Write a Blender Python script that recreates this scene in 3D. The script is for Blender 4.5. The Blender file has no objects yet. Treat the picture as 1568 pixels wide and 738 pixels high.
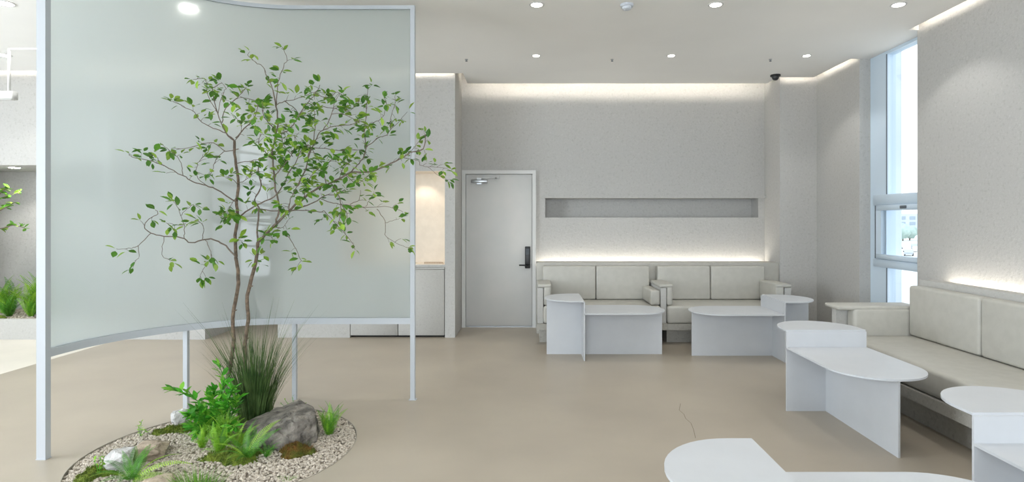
import bpy, bmesh, math, random
from mathutils import Vector, Matrix, noise
random.seed(11)
scn = bpy.context.scene
COL = scn.collection
EYE = 1.46          # eye height (m)
F = 880.0           # focal length in pixels of the 1568 px wide frame
VX, VY = 812.0, 336.0

# ------------------------------------------------------------------ camera
cam_d = bpy.data.cameras.new('camera')
cam_d.sensor_width = 36.0
cam_d.lens = F / 1568.0 * 36.0
cam_d.shift_x = -(VX - 784.0) / 1568.0
cam_d.shift_y = -(369.0 - VY) / 1568.0
cam_d.clip_start = 0.05
cam_d.clip_end = 2000.0
cam = bpy.data.objects.new('camera', cam_d)
COL.objects.link(cam)
cam.location = (0, 0, EYE)
cam.rotation_euler = (math.pi / 2, 0, 0)
scn.camera = cam

# ------------------------------------------------------------------ world, exposure
scn.view_settings.view_transform = 'Standard'
scn.view_settings.look = 'None'
scn.view_settings.gamma = 1.0
scn.view_settings.use_curve_mapping = False
scn.view_settings.exposure = 1.09
scn.cycles.use_denoising = True
scn.cycles.max_bounces = 10
scn.cycles.diffuse_bounces = 6
scn.cycles.transmission_bounces = 8
scn.cycles.transparent_max_bounces = 8
scn.cycles.sample_clamp_indirect = 6.0
w = bpy.data.worlds.new('world')
scn.world = w
w.use_nodes = True
bg = w.node_tree.nodes['Background']
bg.inputs[0].default_value = (0.90, 0.95, 1.0, 1)
bg.inputs[1].default_value = 1.15


def area(name, loc, direction, sx, sy, power, color=(1, 1, 1), spread=180):
    d = bpy.data.lights.new(name, 'AREA')
    d.shape = 'RECTANGLE'
    d.size, d.size_y = sx, sy
    d.energy = power
    d.color = color
    d.spread = math.radians(spread)
    o = bpy.data.objects.new(name, d)
    COL.objects.link(o)
    o.location = loc
    o.rotation_euler = Vector(direction).to_track_quat('-Z', 'Y').to_euler()
    return o


DAY = (0.82, 0.91, 1.0)
REAR_WINDOWS = [(-5.95, -5.45, 1.5, 2.5), (-2.4, 0.3, 0.3, 3.0), (0.5, 3.3, 0.3, 3.0)]
REAR_POWER = 9.6      # W per square metre of window
for a, b, z0, z1 in REAR_WINDOWS:
    area('daylight_fill', ((a + b) / 2, -3.05, (z0 + z1) / 2), (0, 1, -0.12), b - a, z1 - z0, REAR_POWER * (0.3 if a > 0 else 1.0) * (b - a) * (z1 - z0), DAY)  # area light added on the room side of each unseen rear window
win_portal = area('window_portal', (3.86, 5.75, 1.65), (-1, 0, 0), 0.7, 3.1, 1.0)
win_portal.data.cycles.is_portal = True
area('daylight_fill', (-7.5, 1.7, 1.7), (1, 0.05, -0.1), 3.4, 2.4, 150.0, DAY)  # added daylight to brighten the table sides; no source visible at left
area('daylight_fill', (-7.5, 5.75, 1.7), (1, 0, -0.05), 1.7, 2.4, 4.0, DAY)  # added daylight to brighten the far-left wall and planter recess
WARM = (1.0, 0.92, 0.80)
COVE = 1.5            # W per metre of cove strip


def strip(x0, y0, x1, y1, z, direction, power=COVE, color=WARM):
    L = math.hypot(x1 - x0, y1 - y0)
    o = area('cove_light', ((x0 + x1) / 2, (y0 + y1) / 2, z), direction, L, 0.02, power * L, color)
    dv = Vector(direction).normalized()
    xa = Vector((x1 - x0, y1 - y0, 0)).normalized()
    ya = (-dv).cross(xa)
    o.rotation_euler = Matrix((xa, ya, -dv)).transposed().to_euler()
    return o


# ------------------------------------------------------------------ materials
def lin(c):
    return tuple(((v / 255.0) / 12.92 if v / 255.0 <= 0.04045 else ((v / 255.0 + 0.055) / 1.055) ** 2.4) for v in c)


def mat(name, col, rough=0.5, col2=None, scale=8.0, bump=0.0, bscale=None, metal=0.0, spec=0.5, detail=4.0,
        lo=0.35, hi=0.65, emit=None, estr=0.0, subsurf=0.0, rnd=0.0):
    m = bpy.data.materials.new(name)
    m.use_nodes = True
    nt = m.node_tree
    p = nt.nodes['Principled BSDF']
    p.inputs['Roughness'].default_value = rough
    p.inputs['Metallic'].default_value = metal
    p.inputs['Specular IOR Level'].default_value = spec
    c1 = lin(col) + (1,)
    p.inputs['Base Color'].default_value = c1
    tc = nt.nodes.new('ShaderNodeTexCoord')
    src = None
    if col2 is not None:
        n = nt.nodes.new('ShaderNodeTexNoise')
        n.inputs['Scale'].default_value = scale
        n.inputs['Detail'].default_value = detail
        nt.links.new(tc.outputs['Object'], n.inputs['Vector'])
        r = nt.nodes.new('ShaderNodeValToRGB')
        r.color_ramp.elements[0].position = lo
        r.color_ramp.elements[1].position = hi
        r.color_ramp.elements[0].color = c1
        r.color_ramp.elements[1].color = lin(col2) + (1,)
        nt.links.new(n.outputs['Fac'], r.inputs['Fac'])
        src = r.outputs['Color']
        nt.links.new(src, p.inputs['Base Color'])
    if rnd:
        oi = nt.nodes.new('ShaderNodeObjectInfo')
        h = nt.nodes.new('ShaderNodeHueSaturation')
        mr = nt.nodes.new('ShaderNodeMapRange')
        mr.inputs['To Min'].default_value = 1 - rnd
        mr.inputs['To Max'].default_value = 1 + rnd
        nt.links.new(oi.outputs['Random'], mr.inputs['Value'])
        nt.links.new(mr.outputs['Result'], h.inputs['Value'])
        if src is not None:
            nt.links.new(src, h.inputs['Color'])
        else:
            h.inputs['Color'].default_value = c1
        nt.links.new(h.outputs['Color'], p.inputs['Base Color'])
    if bump:
        n2 = nt.nodes.new('ShaderNodeTexNoise')
        n2.inputs['Scale'].default_value = bscale or scale
        n2.inputs['Detail'].default_value = 6
        nt.links.new(tc.outputs['Object'], n2.inputs['Vector'])
        b = nt.nodes.new('ShaderNodeBump')
        b.inputs['Strength'].default_value = bump
        b.inputs['Distance'].default_value = 0.02
        nt.links.new(n2.outputs['Fac'], b.inputs['Height'])
        nt.links.new(b.outputs['Normal'], p.inputs['Normal'])
    if emit:
        p.inputs['Emission Color'].default_value = tuple(emit) + (1,)
        p.inputs['Emission Strength'].default_value = estr
    return m


def plaster(name, base, dark, light, bump=0.35):
    m = bpy.data.materials.new(name)
    m.use_nodes = True
    nt = m.node_tree
    p = nt.nodes['Principled BSDF']
    p.inputs['Roughness'].default_value = 0.9
    p.inputs['Specular IOR Level'].default_value = 0.2
    tc = nt.nodes.new('ShaderNodeTexCoord')

    def noise_ramp(scale, detail, lo, hi, a, b):
        n = nt.nodes.new('ShaderNodeTexNoise')
        n.inputs['Scale'].default_value = scale
        n.inputs['Detail'].default_value = detail
        n.inputs['Roughness'].default_value = 0.7
        nt.links.new(tc.outputs['Object'], n.inputs['Vector'])
        r = nt.nodes.new('ShaderNodeValToRGB')
        r.color_ramp.elements[0].position, r.color_ramp.elements[1].position = lo, hi
        r.color_ramp.elements[0].color = (a, a, a, 1)
        r.color_ramp.elements[1].color = (b, b, b, 1)
        nt.links.new(n.outputs['Fac'], r.inputs['Fac'])
        return n, r
    n1, r1 = noise_ramp(34, 9, 0.53, 0.72, 0, 1)
    n2, r2 = noise_ramp(52, 6, 0.30, 0.46, 1, 0)
    mx = nt.nodes.new('ShaderNodeMix')
    mx.data_type = 'RGBA'
    mx.inputs['A'].default_value = lin(base) + (1,)
    mx.inputs['B'].default_value = lin(dark) + (1,)
    nt.links.new(r1.outputs['Color'], mx.inputs['Factor'])
    mx2 = nt.nodes.new('ShaderNodeMix')
    mx2.data_type = 'RGBA'
    nt.links.new(mx.outputs['Result'], mx2.inputs['A'])
    mx2.inputs['B'].default_value = lin(light) + (1,)
    nt.links.new(r2.outputs['Color'], mx2.inputs['Factor'])
    nt.links.new(mx2.outputs['Result'], p.inputs['Base Color'])
    b = nt.nodes.new('ShaderNodeBump')
    b.inputs['Strength'].default_value = bump
    b.inputs['Distance'].default_value = 0.012
    nt.links.new(n1.outputs['Fac'], b.inputs['Height'])
    nt.links.new(b.outputs['Normal'], p.inputs['Normal'])
    return m


def leafmat(name, col, col2, rough=0.45, trans=0.35, rnd=0.3):
    m = mat(name, col, rough, col2, 9.0, rnd=rnd)
    nt = m.node_tree
    p = nt.nodes['Principled BSDF']
    out = nt.nodes['Material Output']
    t = nt.nodes.new('ShaderNodeBsdfTranslucent')
    src = p.inputs['Base Color'].links[0].from_socket
    nt.links.new(src, t.inputs['Color'])
    mx = nt.nodes.new('ShaderNodeMixShader')
    mx.inputs[0].default_value = trans
    nt.links.new(p.outputs[0], mx.inputs[1])
    nt.links.new(t.outputs[0], mx.inputs[2])
    nt.links.new(mx.outputs[0], out.inputs['Surface'])
    return m


M = {}
M['wall'] = plaster('wall_plaster', (184, 183, 180), (167, 165, 161), (194, 193, 190))
M['wall_smooth'] = mat('smooth_white_paint', (214, 213, 210), 0.7, (209, 208, 205), 5)
M['ceiling'] = mat('ceiling_paint', (232, 231, 228), 0.85, (229, 228, 225), 1.5)
M['floor'] = mat('microcement_floor', (173, 163, 147), 0.36, (164, 154, 139), 1.3, bump=0.02, bscale=3, detail=7, spec=0.45)
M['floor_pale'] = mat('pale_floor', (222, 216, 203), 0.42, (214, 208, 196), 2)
M['crack'] = mat('crack_dark', (120, 108, 92), 0.9)
M['white_metal'] = mat('white_powder_coat', (198, 201, 205), 0.38, (195, 198, 202), 6, spec=0.4)
M['frame_white'] = mat('white_steel_paint', (188, 193, 199), 0.4)
M['door'] = mat('door_paint', (214, 213, 211), 0.55, (208, 209, 207), 3)
M['leather'] = mat('greige_leatherette', (184, 182, 174), 0.5, (178, 176, 168), 14, bump=0.06, bscale=160)
M['seam'] = mat('seam_shadow_thread', (140, 136, 122), 0.8)
M['concrete'] = plaster('sofa_stone_base', (172, 169, 161), (148, 144, 136), (186, 184, 178))
M['panel'] = plaster('arm_stone_panel', (186, 185, 181), (172, 170, 166), (194, 193, 190), 0.2)
M['black'] = mat('black_plastic', (22, 23, 25), 0.35)
M['chrome'] = mat('brushed_steel', (170, 172, 174), 0.3, metal=0.9)
M['dark'] = mat('dark_gasket', (96, 104, 112), 0.7)
M['gap'] = mat('shadow_gap', (38, 38, 38), 0.9)
M['niche'] = mat('niche_render', (232, 222, 208), 0.85, (226, 216, 202), 12, bump=0.1, bscale=60)
M['lens'] = mat('lamp_lens', (255, 250, 240), 0.5, emit=(1, 0.96, 0.88), estr=6.0)
M['lens_big'] = mat('lamp_lens_wide', (255, 250, 240), 0.5, emit=(1, 0.97, 0.91), estr=40.0)
M['trim'] = mat('lamp_trim', (196, 196, 194), 0.5)
M['detector'] = mat('grey_plastic', (196, 202, 210), 0.5)
M['window_frame'] = mat('window_aluminium', (206, 222, 236), 0.4)
M['outer'] = mat('outer_cladding', (224, 232, 240), 0.6, (216, 226, 236), 3)
M['bark'] = mat('bark', (136, 117, 100), 0.85, (92, 80, 69), 40, bump=0.5, bscale=90)
M['twig'] = mat('twig_bark', (132, 118, 106), 0.85, (104, 93, 83), 60)
M['leaf'] = leafmat('tree_leaf', (106, 160, 56), (70, 126, 42))
M['leaf_young'] = leafmat('young_leaf', (168, 200, 82), (134, 178, 62))
M['shrub'] = leafmat('shrub_leaf', (92, 178, 52), (60, 142, 38))
M['shrub_lite'] = leafmat('shrub_leaf_pale', (146, 208, 76), (104, 178, 56))  # paler leaf tone, mixed in at random
M['fern'] = leafmat('fern_green', (98, 162, 50), (62, 128, 38))
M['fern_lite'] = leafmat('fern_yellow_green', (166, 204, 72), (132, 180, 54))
M['feather'] = leafmat('feather_fern', (150, 198, 64), (112, 170, 48))
M['grass'] = leafmat('grass_blade', (116, 144, 84), (54, 88, 42), trans=0.25)
M['grass_lite'] = leafmat('fine_grass', (120, 162, 66), (92, 140, 50))
M['moss'] = mat('moss', (122, 138, 44), 0.95, (80, 102, 28), 30, bump=0.9, bscale=120)
M['moss_rust'] = mat('rusty_moss', (122, 84, 34), 0.95, (92, 104, 34), 16, bump=0.9, bscale=120)
M['pebble'] = mat('pebble', (206, 196, 182), 0.8, (158, 148, 134), 60, detail=2)
M['soil'] = mat('dark_grit', (150, 140, 126), 0.95, (112, 103, 92), 80)
M['rock'] = mat('grey_boulder', (146, 140, 131), 0.9, (80, 76, 71), 13, bump=1.0, bscale=34, detail=9)
M['rock_pale'] = mat('pale_stone', (202, 200, 198), 0.9, (172, 170, 168), 14, bump=0.6, bscale=40)
M['rock_tan'] = mat('tan_stone', (184, 168, 148), 0.9, (142, 128, 112), 10, bump=0.7, bscale=30)
M['edge'] = mat('planter_edge_steel', (160, 154, 142), 0.6)
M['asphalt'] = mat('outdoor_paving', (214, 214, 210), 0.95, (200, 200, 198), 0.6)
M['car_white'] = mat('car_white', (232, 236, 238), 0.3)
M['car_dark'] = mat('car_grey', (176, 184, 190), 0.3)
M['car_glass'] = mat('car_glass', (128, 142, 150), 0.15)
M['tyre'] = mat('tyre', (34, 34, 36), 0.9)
M['far_tree'] = mat('far_foliage', (186, 204, 196), 0.95, (168, 190, 182), 0.8)  # distant haze put into the colour: this and the next far tones are paled
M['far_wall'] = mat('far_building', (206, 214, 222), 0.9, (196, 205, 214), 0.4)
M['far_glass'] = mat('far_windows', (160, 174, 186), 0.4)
M['paper'] = mat('paper_strip', (196, 176, 156), 0.8, (170, 150, 130), 90)


def make_glass():
    m = bpy.data.materials.new('frosted_screen')
    m.use_nodes = True
    nt = m.node_tree
    out = nt.nodes['Material Output']
    p = nt.nodes['Principled BSDF']
    p.inputs['Base Color'].default_value = (0.90, 0.95, 0.94, 1)
    p.inputs['Transmission Weight'].default_value = 1.0
    p.inputs['Roughness'].default_value = 0.34
    p.inputs['IOR'].default_value = 1.2
    d = nt.nodes.new('ShaderNodeBsdfDiffuse')
    d.inputs['Color'].default_value = (0.64, 0.69, 0.68, 1)
    t = nt.nodes.new('ShaderNodeBsdfTranslucent')
    t.inputs['Color'].default_value = (0.56, 0.60, 0.60, 1)
    m1 = nt.nodes.new('ShaderNodeMixShader')
    m1.inputs[0].default_value = 0.4
    nt.links.new(d.outputs[0], m1.inputs[1])
    nt.links.new(t.outputs[0], m1.inputs[2])
    m2 = nt.nodes.new('ShaderNodeMixShader')
    m2.inputs[0].default_value = 0.38
    nt.links.new(p.outputs[0], m2.inputs[1])
    nt.links.new(m1.outputs[0], m2.inputs[2])
    gl = nt.nodes.new('ShaderNodeBsdfGlossy')
    gl.inputs['Roughness'].default_value = 0.03
    m3 = nt.nodes.new('ShaderNodeMixShader')
    m3.inputs[0].default_value = 0.028
    nt.links.new(m2.outputs[0], m3.inputs[1])
    nt.links.new(gl.outputs[0], m3.inputs[2])
    nt.links.new(m3.outputs[0], out.inputs['Surface'])
    return m


def make_pane():
    m = bpy.data.materials.new('window_pane')
    m.use_nodes = True
    nt = m.node_tree
    out = nt.nodes['Material Output']
    t = nt.nodes.new('ShaderNodeBsdfTransparent')
    t.inputs['Color'].default_value = (0.95, 0.98, 1.0, 1)
    g = nt.nodes.new('ShaderNodeBsdfGlossy')
    g.inputs['Roughness'].default_value = 0.02
    mx = nt.nodes.new('ShaderNodeMixShader')
    mx.inputs[0].default_value = 0.05
    nt.links.new(t.outputs[0], mx.inputs[1])
    nt.links.new(g.outputs[0], mx.inputs[2])
    nt.links.new(mx.outputs[0], out.inputs['Surface'])
    return m


M['screen'] = make_glass()
M['pane'] = make_pane()


# ------------------------------------------------------------------ mesh helpers
class MB:
    """collects shapes given in world coordinates, builds ONE mesh object"""

    def __init__(self):
        self.v, self.f, self.sm = [], [], []

    def add(self, verts, faces, smooth=False):
        o = len(self.v)
        self.v.extend([tuple(p) for p in verts])
        self.f.extend([tuple(i + o for i in f) for f in faces])
        self.sm.extend([smooth] * len(faces))
        return self

    def box(self, x0, x1, y0, y1, z0, z1, r=0.0, seg=2, smooth=None):
        if r <= 0:
            vs = [(x, y, z) for x in (x0, x1) for y in (y0, y1) for z in (z0, z1)]
            fs = [(0, 1, 3, 2), (4, 6, 7, 5), (0, 4, 5, 1), (2, 3, 7, 6), (0, 2, 6, 4), (1, 5, 7, 3)]
            return self.add(vs, fs)
        bm = bmesh.new()
        bmesh.ops.create_cube(bm, size=1.0)
        for v in bm.verts:
            v.co = Vector(((x0 + x1) / 2 + v.co.x * (x1 - x0), (y0 + y1) / 2 + v.co.y * (y1 - y0),
                           (z0 + z1) / 2 + v.co.z * (z1 - z0)))
        bmesh.ops.bevel(bm, geom=bm.edges[:], offset=r, segments=seg, affect='EDGES', profile=0.5)
        return self.bm(bm, smooth=True)

    def bm(self, bm, smooth=False, mtx=None):
        bm.verts.index_update()
        vs = [(mtx @ v.co) if mtx else v.co.copy() for v in bm.verts]
        fs = [tuple(v.index for v in f.verts) for f in bm.faces]
        self.add(vs, fs, smooth)
        bm.free()
        return self

    def prism(self, pts, z0, z1, smooth=False):
        n = len(pts)
        vs = [(x, y, z0) for x, y in pts] + [(x, y, z1) for x, y in pts]
        fs = [tuple(reversed(range(n))), tuple(range(n, 2 * n))]
        for i in range(n):
            j = (i + 1) % n
            fs.append((i, j, n + j, n + i))
        return self.add(vs, fs, smooth)

    def tube(self, pts, radii, n=6, cap=True):
        pts = [Vector(p) for p in pts]
        m = len(pts)
        if not isinstance(radii, (list, tuple)):
            radii = [radii] * m
        vs, fs = [], []
        up = Vector((0.13, 0.21, 0.97))
        for i, p in enumerate(pts):
            t = (pts[min(i + 1, m - 1)] - pts[max(i - 1, 0)])
            if t.length < 1e-9:
                t = Vector((0, 0, 1))
            t.normalize()
            a = t.cross(up)
            if a.length < 1e-3:
                a = t.cross(Vector((1, 0, 0)))
            a.normalize()
            b = t.cross(a)
            for k in range(n):
                an = 2 * math.pi * k / n
                vs.append(p + (a * math.cos(an) + b * math.sin(an)) * radii[i])
        for i in range(m - 1):
            for k in range(n):
                k2 = (k + 1) % n
                fs.append((i * n + k, i * n + k2, (i + 1) * n + k2, (i + 1) * n + k))
        if cap:
            fs.append(tuple(reversed(range(n))))
            fs.append(tuple(range((m - 1) * n, m * n)))
        return self.add(vs, fs, True)

    def lathe(self, prof, c, n=24):
        vs, fs = [], []
        for (r, z) in prof:
            for k in range(n):
                an = 2 * math.pi * k / n
                vs.append((c[0] + r * math.cos(an), c[1] + r * math.sin(an), c[2] + z))
        m = len(prof)
        for i in range(m - 1):
            for k in range(n):
                k2 = (k + 1) % n
                fs.append((i * n + k, i * n + k2, (i + 1) * n + k2, (i + 1) * n + k))
        fs.append(tuple(reversed(range(n))))
        fs.append(tuple(range((m - 1) * n, m * n)))
        return self.add(vs, fs, False)

    def build(self, name, m, parent=None, at=None):
        """at: origin of the object in world space (parts take their root's origin)"""
        if parent is not None:
            at = parent.get('_at', None)
            at = Vector(at) if at is not None else parent.location.copy()
        at = Vector(at) if at is not None else Vector((0, 0, 0))
        me = bpy.data.meshes.new(name)
        me.from_pydata([tuple(Vector(p) - at) for p in self.v], [], self.f)
        me.polygons.foreach_set('use_smooth', self.sm)
        me.update()
        bmx = bmesh.new()
        bmx.from_mesh(me)
        bmesh.ops.recalc_face_normals(bmx, faces=bmx.faces)
        bmx.to_mesh(me)
        bmx.free()
        me.materials.append(m)
        o = bpy.data.objects.new(name, me)
        COL.objects.link(o)
        if parent is not None:
            o.parent = parent
            o['_at'] = list(at)
        else:
            o.location = at
        return o


def thing(name, label, cat, loc=(0, 0, 0), group=None):
    o = bpy.data.objects.new(name, None)
    o.empty_display_size = 0.1
    COL.objects.link(o)
    o.location = loc
    o['label'], o['category'] = label, cat
    if group:
        o['group'] = group
    return o


def tag(o, label, cat, group=None):
    o['label'], o['category'] = label, cat
    if group:
        o['group'] = group
    return o


def struct(o):
    o['kind'] = 'structure'
    return o


def inst(name, mesh, parent, mtx):
    """a part that shares mesh data; mtx is relative to the parent"""
    o = bpy.data.objects.new(name, mesh)
    COL.objects.link(o)
    o.parent = parent
    o.matrix_local = mtx
    return o


def copy_tree(o, parent=None):
    c = o.copy()
    COL.objects.link(c)
    if parent is not None:
        c.parent = parent
    for ch in list(o.children):
        copy_tree(ch, c)
    return c


def wall_x(name, x0, x1, y0, y1, z0, z1, m, holes=()):
    """wall facing +-y: spans x0..x1, thickness y0..y1, with rectangular holes (xa, xb, za, zb)"""
    b = MB()
    xs = sorted({x0, x1, *[h[0] for h in holes], *[h[1] for h in holes]})
    zs = sorted({z0, z1, *[h[2] for h in holes], *[h[3] for h in holes]})
    for i in range(len(xs) - 1):
        for j in range(len(zs) - 1):
            cx, cz = (xs[i] + xs[i + 1]) / 2, (zs[j] + zs[j + 1]) / 2
            if any(h[0] < cx < h[1] and h[2] < cz < h[3] for h in holes):
                continue
            b.box(xs[i], xs[i + 1], y0, y1, zs[j], zs[j + 1])
    return struct(b.build(name, m))


def P(x, y, d):
    return Vector(((x - VX) * d / F, d, EYE - (y - VY) * d / F))


# ------------------------------------------------------------------ the setting
CH = 3.24          # ceiling height
TOP = 3.56
PC, PR = (-1.95, 3.66), 0.81     # round planting bed

fl = MB()
nseg = 64
circ = [(PC[0] + PR * math.cos(2 * math.pi * k / nseg), PC[1] + PR * math.sin(2 * math.pi * k / nseg)) for k in range(nseg)]
# floor with a round hole for the planting bed: ring to a square, then boxes around
sq = 1.0
sx0, sx1, sy0, sy1 = PC[0] - sq, PC[0] + sq, PC[1] - sq, PC[1] + sq


def to_square(k):
    a = 2 * math.pi * k / nseg
    c, s = math.cos(a), math.sin(a)
    q = sq / max(abs(c), abs(s))
    return (PC[0] + c * q, PC[1] + s * q)


for k in range(nseg):
    a, b2 = circ[k], circ[(k + 1) % nseg]
    c, d = to_square(k + 1), to_square(k)
    fl.add([(a[0], a[1], 0), (b2[0], b2[1], 0), (c[0], c[1], 0), (d[0], d[1], 0),
            (a[0], a[1], -0.12), (b2[0], b2[1], -0.12)], [(0, 3, 2, 1), (0, 1, 5, 4)])
for (x0, x1, y0, y1) in ((-5.0, sx0, -3.2, 9.4), (sx1, 4.0, -3.2, 9.4), (sx0, sx1, -3.2, sy0), (sx0, sx1, sy1, 9.4)):
    fl.add([(x0, y0, 0), (x1, y0, 0), (x1, y1, 0), (x0, y1, 0)], [(0, 1, 2, 3)])
floor = struct(fl.build('floor', M['floor']))
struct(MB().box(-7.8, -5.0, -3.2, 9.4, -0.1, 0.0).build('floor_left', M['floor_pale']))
struct(MB().box(-7.8, 4.0, -3.2, 9.4, -0.3, -0.13).build('floor_slab', M['soil']))
ck = MB()
cpts = [(1042, 618), (1040, 628), (1047, 634), (1050, 641), (1058, 648), (1062, 658), (1065, 671)]
cp3 = [((x - VX) * EYE / (y - VY), F * EYE / (y - VY)) for x, y in cpts]
for (a, b2) in zip(cp3[:-1], cp3[1:]):
    ck.add([(a[0] - .0016, a[1], .0006), (a[0] + .0016, a[1], .0006), (b2[0] + .0016, b2[1], .0006), (b2[0] - .0016, b2[1], .0006)], [(0, 1, 2, 3)])
ck.build('crack', M['crack'], floor)

cl = MB()
cpoly = [(-7.6, -3.0), (3.55, -3.0), (3.55, 5.40), (3.78, 5.40), (3.78, 6.37), (3.55, 6.37), (3.55, 7.20), (3.10, 7.20), (3.10, 7.52),
         (-0.82, 7.52), (-0.82, 7.0), (-3.0, 7.0), (-3.0, 9.0), (-3.95, 9.0), (-3.95, 6.88), (-7.6, 6.88)]
cl.prism(cpoly, CH, CH + 0.08)
ceiling = struct(cl.build('ceiling', M['ceiling']))
struct(MB().box(-7.8, 4.0, -3.2, 9.4, TOP, TOP + 0.1).build('ceiling_upper', M['ceiling']))

SLOT = (0.204, 3.094, 1.487, 1.748)
wb = wall_x('wall_back', -0.93, 3.18, 7.80, 8.05, 0, TOP, M['wall'], [SLOT, (-0.90, 0.05, 0, 2.075)])
struct(MB().box(SLOT[0] - .05, SLOT[1] + .05, 8.05, 8.10, SLOT[2] - .05, SLOT[3] + .05).build('wall_back_recess', M['wall']))
struct(MB().box(0.19, 3.17, 7.74, 7.80, 1.748, 1.775).build('trim_1', M['wall']))       # slim lip over the slot
struct(MB().box(3.18, 3.65, 7.32, 8.1, 0, TOP).build('wall_back_right', M['wall']))
struct(MB().box(3.65, 3.95, 6.37, 8.1, 0, TOP).build('wall_right_far', M['wall']))
struct(MB().box(3.65, 3.95, -3.2, 5.42, 0, TOP).build('wall_right', M['wall']))
# pillar wall with the lit niche and a cabinet recess
NI = (-2.31, -1.055, 0.90, 2.06)
CB = (-2.23, -1.055, 0.0, 0.872)
wall_x('wall_pillar', -3.12, -0.93, 7.10, 7.46, 0, TOP, M['wall'], [NI, CB])
struct(MB().box(-3.12, -0.93, 7.46, 8.05, 0, TOP).build('wall_pillar_core', M['wall']))
nl = MB()
nl.box(NI[0], NI[1], 7.452, 7.46, NI[2], NI[3])
nl.box(NI[0], NI[0] + .006, 7.11, 7.452, NI[2], NI[3])
nl.box(NI[1] - .006, NI[1], 7.11, 7.452, NI[2], NI[3])
nl.box(NI[0] + .006, NI[1] - .006, 7.11, 7.452, NI[3] - .006, NI[3])
nl.box(NI[0] + .006, NI[1] - .006, 7.11, 7.452, NI[2], NI[2] + .006)
struct(nl.build('niche_lining', M['niche']))
# passage and left wall with planted niche
struct(MB().box(-3.95, -3.12, 8.2, 8.5, 0, TOP).build('wall_passage', M['wall']))
struct(MB().box(-4.1, -3.95, 8.2, 9.3, 0, TOP).build('wall_passage_end', M['wall']))
struct(MB().box(-3.12, -2.9, 8.05, 9.3, 0, TOP).build('wall_passage_side', M['wall']))
wall_x('wall_left_front', -7.6, -3.95, 6.98, 7.15, 0, TOP, M['wall'], [(-7.3, -4.5, 0.0, 2.12)])
struct(MB().box(-7.6, -3.95, 7.95, 8.2, 0, TOP).build('wall_left_back', M['wall']))
struct(MB().box(-7.3, -4.5, 7.15, 7.95, 2.12, 2.2).build('niche_soffit', M['wall']))
struct(MB().box(-4.5, -3.95, 7.15, 7.95, 0, TOP).build('wall_left_end', M['wall']))
struct(MB().box(-7.8, -7.6, 3.6, 4.8, 0, TOP).build('wall_left', M['wall']))
struct(MB().box(-7.8, -7.6, 6.7, 9.4, 0, TOP).build('wall_left_far', M['wall']))
struct(MB().box(-7.8, -7.6, 4.8, 6.7, 3.0, TOP).build('wall_left_far_lintel', M['wall']))
struct(MB().box(-7.8, -7.6, 4.8, 6.7, 0, 0.4).build('wall_left_far_sill', M['wall']))
struct(MB().box(-7.8, -7.6, -3.2, -0.1, 0, TOP).build('wall_left_near', M['wall']))
struct(MB().box(-7.8, -7.6, -0.1, 3.6, 3.0, TOP).build('wall_left_lintel', M['wall']))
struct(MB().box(-7.8, -7.6, -0.1, 3.6, 0, 0.4).build('wall_left_sill', M['wall']))
wall_x('wall_rear', -7.8, 3.95, -3.4, -3.2, 0, TOP, M['wall'], REAR_WINDOWS)
struct(MB().box(-7.6, -3.95, 6.98 + .0, 6.985, 3.5, TOP).build('trim_2', M['wall']))

# cove strips on top of the ceiling panel, aimed at the walls
zc = CH + 0.12
strip(-0.75, 7.47, 3.05, 7.47, zc, (0, 1, -0.25), COVE * 1.1)
strip(3.12, 7.16, 3.55, 7.16, zc, (0, 1, -0.2), COVE)
strip(3.51, 6.42, 3.51, 7.15, zc, (1, 0, -0.2), COVE * 0.9)
strip(3.51, -2.5, 3.51, 5.35, zc, (1, 0, -0.2), COVE * 0.9)
strip(-2.95, 6.96, -0.9, 6.96, zc, (0, 1, -0.2), COVE)
strip(-7.3, 6.84, -4.0, 6.84, zc, (0, 1, -0.2), COVE * 1.4)

# ledges with light behind the two seating walls
struct(MB().box(0.08, 3.18, 7.36, 7.66, 0.0, 0.905).build('trim_3', M['leather']))
struct(MB().box(0.08, 3.18, 7.66, 7.80, 0.0, 0.80).build('trim_4', M['panel']))
struct(MB().box(3.43, 3.55, -3.2, 5.06, 0.0, 0.93).build('trim_5', M['panel']))
struct(MB().box(3.55, 3.65, -3.2, 5.06, 0.0, 0.82).build('trim_6', M['panel']))
LEDGE = 1.3
strip(0.12, 7.74, 3.14, 7.74, 0.83, (0, 0.35, 1), LEDGE)
strip(3.60, -3.0, 3.60, 5.0, 0.85, (0.25, 0, 1), LEDGE)


# ------------------------------------------------------------------ door
door = struct(bpy.data.objects.new('door_1', None))
COL.objects.link(door)
door.location = (-0.43, 7.8, 0)
fr = MB()
fr.box(-0.925, -0.876, 7.755, 7.86, 0, 2.125)
fr.box(0.027, 0.076, 7.755, 7.86, 0, 2.125)
fr.box(-0.876, 0.027, 7.755, 7.86, 2.075, 2.125)
fr.build('door_frame', M['door'], door)
lf = MB().box(-0.872, 0.023, 7.785, 7.83, 0.018, 2.07, 0.002, 1).build('door_leaf', M['door'], door)
cz = MB()
cz.box(-0.80, -0.58, 7.745, 7.785, 1.955, 2.0, 0.008, 2)
cz.box(-0.72, -0.66, 7.755, 7.785, 1.935, 2.03)
cz.build('closer_body', M['chrome'], lf)
ca = MB()
ca.box(-0.71, -0.45, 7.735, 7.745, 2.012, 2.028)
ca.box(-0.47, -0.42, 7.735, 7.785, 2.01, 2.05)
ca.build('closer_arm', M['trim'], lf)
lk = MB().box(-0.072, 0.0, 7.755, 7.785, 0.80, 1.095, 0.008, 2)
lk.build('lock_plate', M['black'], lf)
hd = MB()
hd.tube([(-0.036, 7.76, 0.845), (-0.036, 7.725, 0.845), (-0.15, 7.722, 0.845)], 0.0095, 8)
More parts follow.
